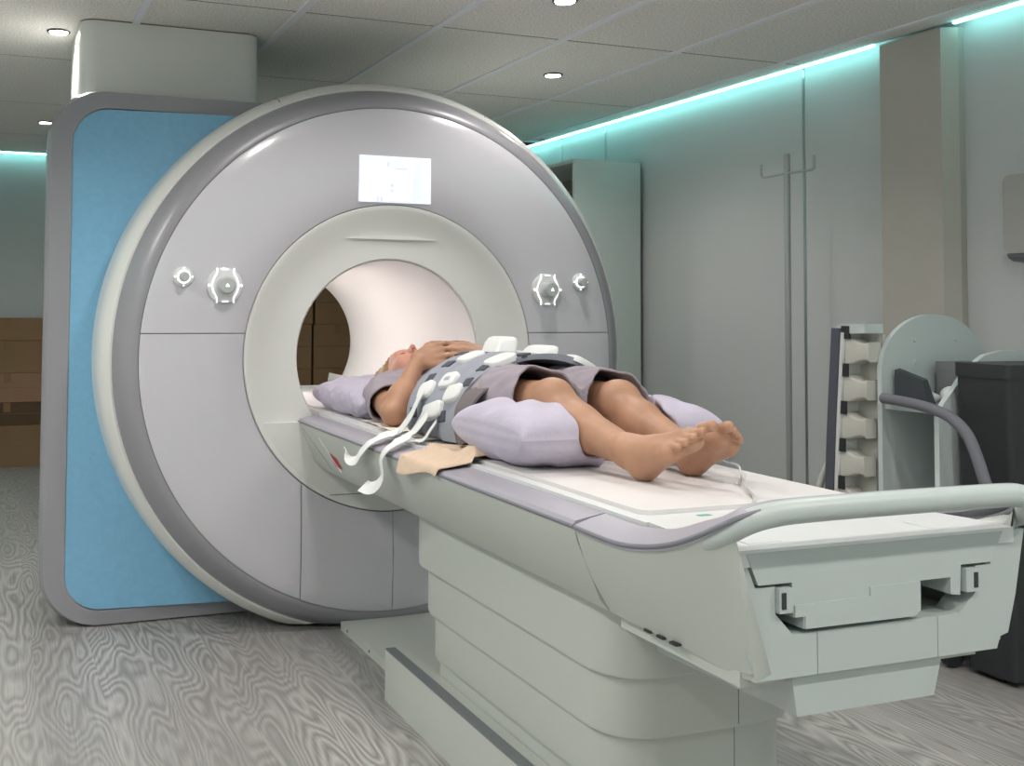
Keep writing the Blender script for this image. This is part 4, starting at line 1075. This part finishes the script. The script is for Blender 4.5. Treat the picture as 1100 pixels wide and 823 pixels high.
# grey padded tube frame in front of the cart
M_foam = mat('grey_foam', (116, 116, 124), 0.75)
tf = thing('padded_tube', (1.54, -1.08, 0.55), 'grey padded tube lying across the cart shelf and bending down beside the dark bin', 'padded tube')
V, F = tube(smooth_path([(1.545, -0.845, 0.885), (1.540, -0.92, 0.882), (1.530, -1.00, 0.878), (1.515, -1.09, 0.868), (1.500, -1.17, 0.850), (1.495, -1.235, 0.805), (1.492, -1.275, 0.735), (1.495, -1.305, 0.65), (1.52, -1.325, 0.58), (1.56, -1.325, 0.545), (1.62, -1.322, 0.54)], 6), 0.0185, 12); pobj('foam_sleeve', V, F, M_foam, tf)
V, F = tube([(1.62, -1.322, 0.54), (1.66, -1.322, 0.54)], 0.022, 12); pobj('end_cap', V, F, M_dark, tf)
# dark bin
M_black = mat('dark_bin_plastic', (44, 48, 50), 0.45)
db = thing('waste_bin', (1.8, -1.19, 0), 'tall dark grey bin standing beside the white cart at the right edge', 'bin')
V, F = loft([[(x, y, z) for x, y in rrect(1.605+0.02*k, 2.03-0.02*k, -1.30+0.01*k, -1.095-0.01*k, 0.02, 4)] for z, k in ((0.02, 1), (0.98, 0))]); pobj('bin_body', V, F, M_black, db, auto=30)
V, F = loft([[(x, y, z) for x, y in rrect(1.600, 2.035, -1.303, -1.090, 0.02, 4)] for z in (0.98, 1.025)]); pobj('bin_lid', V, F, M_black, db, auto=30)
V, F = tube(smooth_path([(1.68, -1.30, 0.74), (1.70, -1.335, 0.745), (1.95, -1.335, 0.745), (1.97, -1.30, 0.74)], 5), 0.007, 8); pobj('bin_handle', V, F, M_grey, db)
for x in (1.66, 1.98):
    bm = bmesh.new(); bmesh.ops.create_cone(bm, cap_ends=True, segments=16, radius1=0.02, radius2=0.02, depth=0.05, matrix=Matrix.Translation((x, -1.2, 0.02)) @ Matrix.Rotation(math.pi/2, 4, 'X')); bobj('bin_wheel', bm, M_dark, db, smooth=True)

# leg coil leaning at the cart
M_cream2 = mat('coil_cream', (206, 204, 196), 0.5)
M_straps = mat('coil_pad', (84, 88, 98), 0.75)
lc = thing('leg_coil', (1.55, -0.71, 0), 'cream ribbed leg coil with dark padded edge leaning beside the white cart', 'leg coil')
def lean(y, z): return y + 0.05*(1-z/1.14) + 0.012*math.sin(3*z)
N_ = 40
secs = [[(x, lean(-0.667, z)+dy, z) for x, dy in ((1.50, 0.022), (1.60, 0.022), (1.60, -0.018), (1.50, -0.018))] for z in np.linspace(0.02, 1.13, N_)]
V, F = loft(secs); pobj('padded_edge', V, F, M_straps, lc, auto=30)
secs = [[(x, lean(-0.667, z)+dy, z) for x, dy in ((1.505, -0.020), (1.595, -0.020), (1.595, -0.034), (1.505, -0.034))] for z in np.linspace(0.02, 1.115, N_)]
V, F = loft(secs); pobj('edge_trim', V, F, M_mod, lc, auto=30)
for k in range(8):
    z = 0.08 + 0.138*k; y = lean(-0.667, z) - 0.036
    if z > 1.05: break
    V, F = loft([[(x, y-dy, zz) for x, zz in rrect(1.515+q, 1.590-q, z-hh, z+hh, 0.008, 3)] for dy, hh, q in ((0.0, 0.050, 0), (0.03, 0.046, 0.004), (0.055, 0.034, 0.008), (0.085, 0.030, 0.012), (0.10, 0.036, 0.010), (0.104, 0.036, 0.010))]); pobj('rib', V, F, M_cream2, lc, auto=45)
    box('buckle', 1.508, 1.516, y-0.028, y+0.012, z-0.024+0.069, z+0.024+0.069, M_dark, lc, bevel=0.002)
secs = [[(x, lean(-0.667, z)+dy, z) for x, dy in ((1.592, -0.03), (1.604, -0.03), (1.604, -0.135), (1.592, -0.135))] for z in np.linspace(0.02, 1.11, N_)]
V, F = loft(secs); pobj('spine_plate', V, F, M_cream2, lc, auto=30)
V, F = loft([[(x, y, z) for y, z in ((-0.655, 1.08), (-0.655, 1.13), (-0.68, 1.145), (-0.80, 1.148), (-0.80, 1.115), (-0.70, 1.11), (-0.69, 1.08))] for x in (1.51, 1.595)]); pobj('top_cap', V, F, M_ply, lc, auto=25)
V, F = tube(smooth_path([(1.53, -0.60, 0.63), (1.52, -0.565, 0.55), (1.52, -0.545, 0.46), (1.53, -0.55, 0.30), (1.55, -0.60, 0.10), (1.56, -0.63, 0.02)], 6), 0.014, 10); pobj('cable', V, F, M_cream2, lc)

# dispenser on the wall
ds = thing('paper_dispenser', (2.11, -1.06, 1.39), 'grey wall dispenser with a dark lower slot, right of the pillar', 'dispenser')
V, F = loft([[(x, y, z) for y, z in rrect(-1.25, -0.900, 1.41, 1.70, 0.03, 5)] for x in (2.168, 2.09, 2.075)]); pobj('housing', V, F, mat('dispenser_grey', (176, 176, 172), 0.45), ds, auto=30)
V, F = loft([[(x, y, z) for x, z in ((2.168, 1.41), (2.08, 1.41), (2.085, 1.395), (2.11, 1.382), (2.168, 1.378))] for y in (-1.24, -0.91)]); pobj('lower_tray', V, F, M_grey, ds, auto=20)
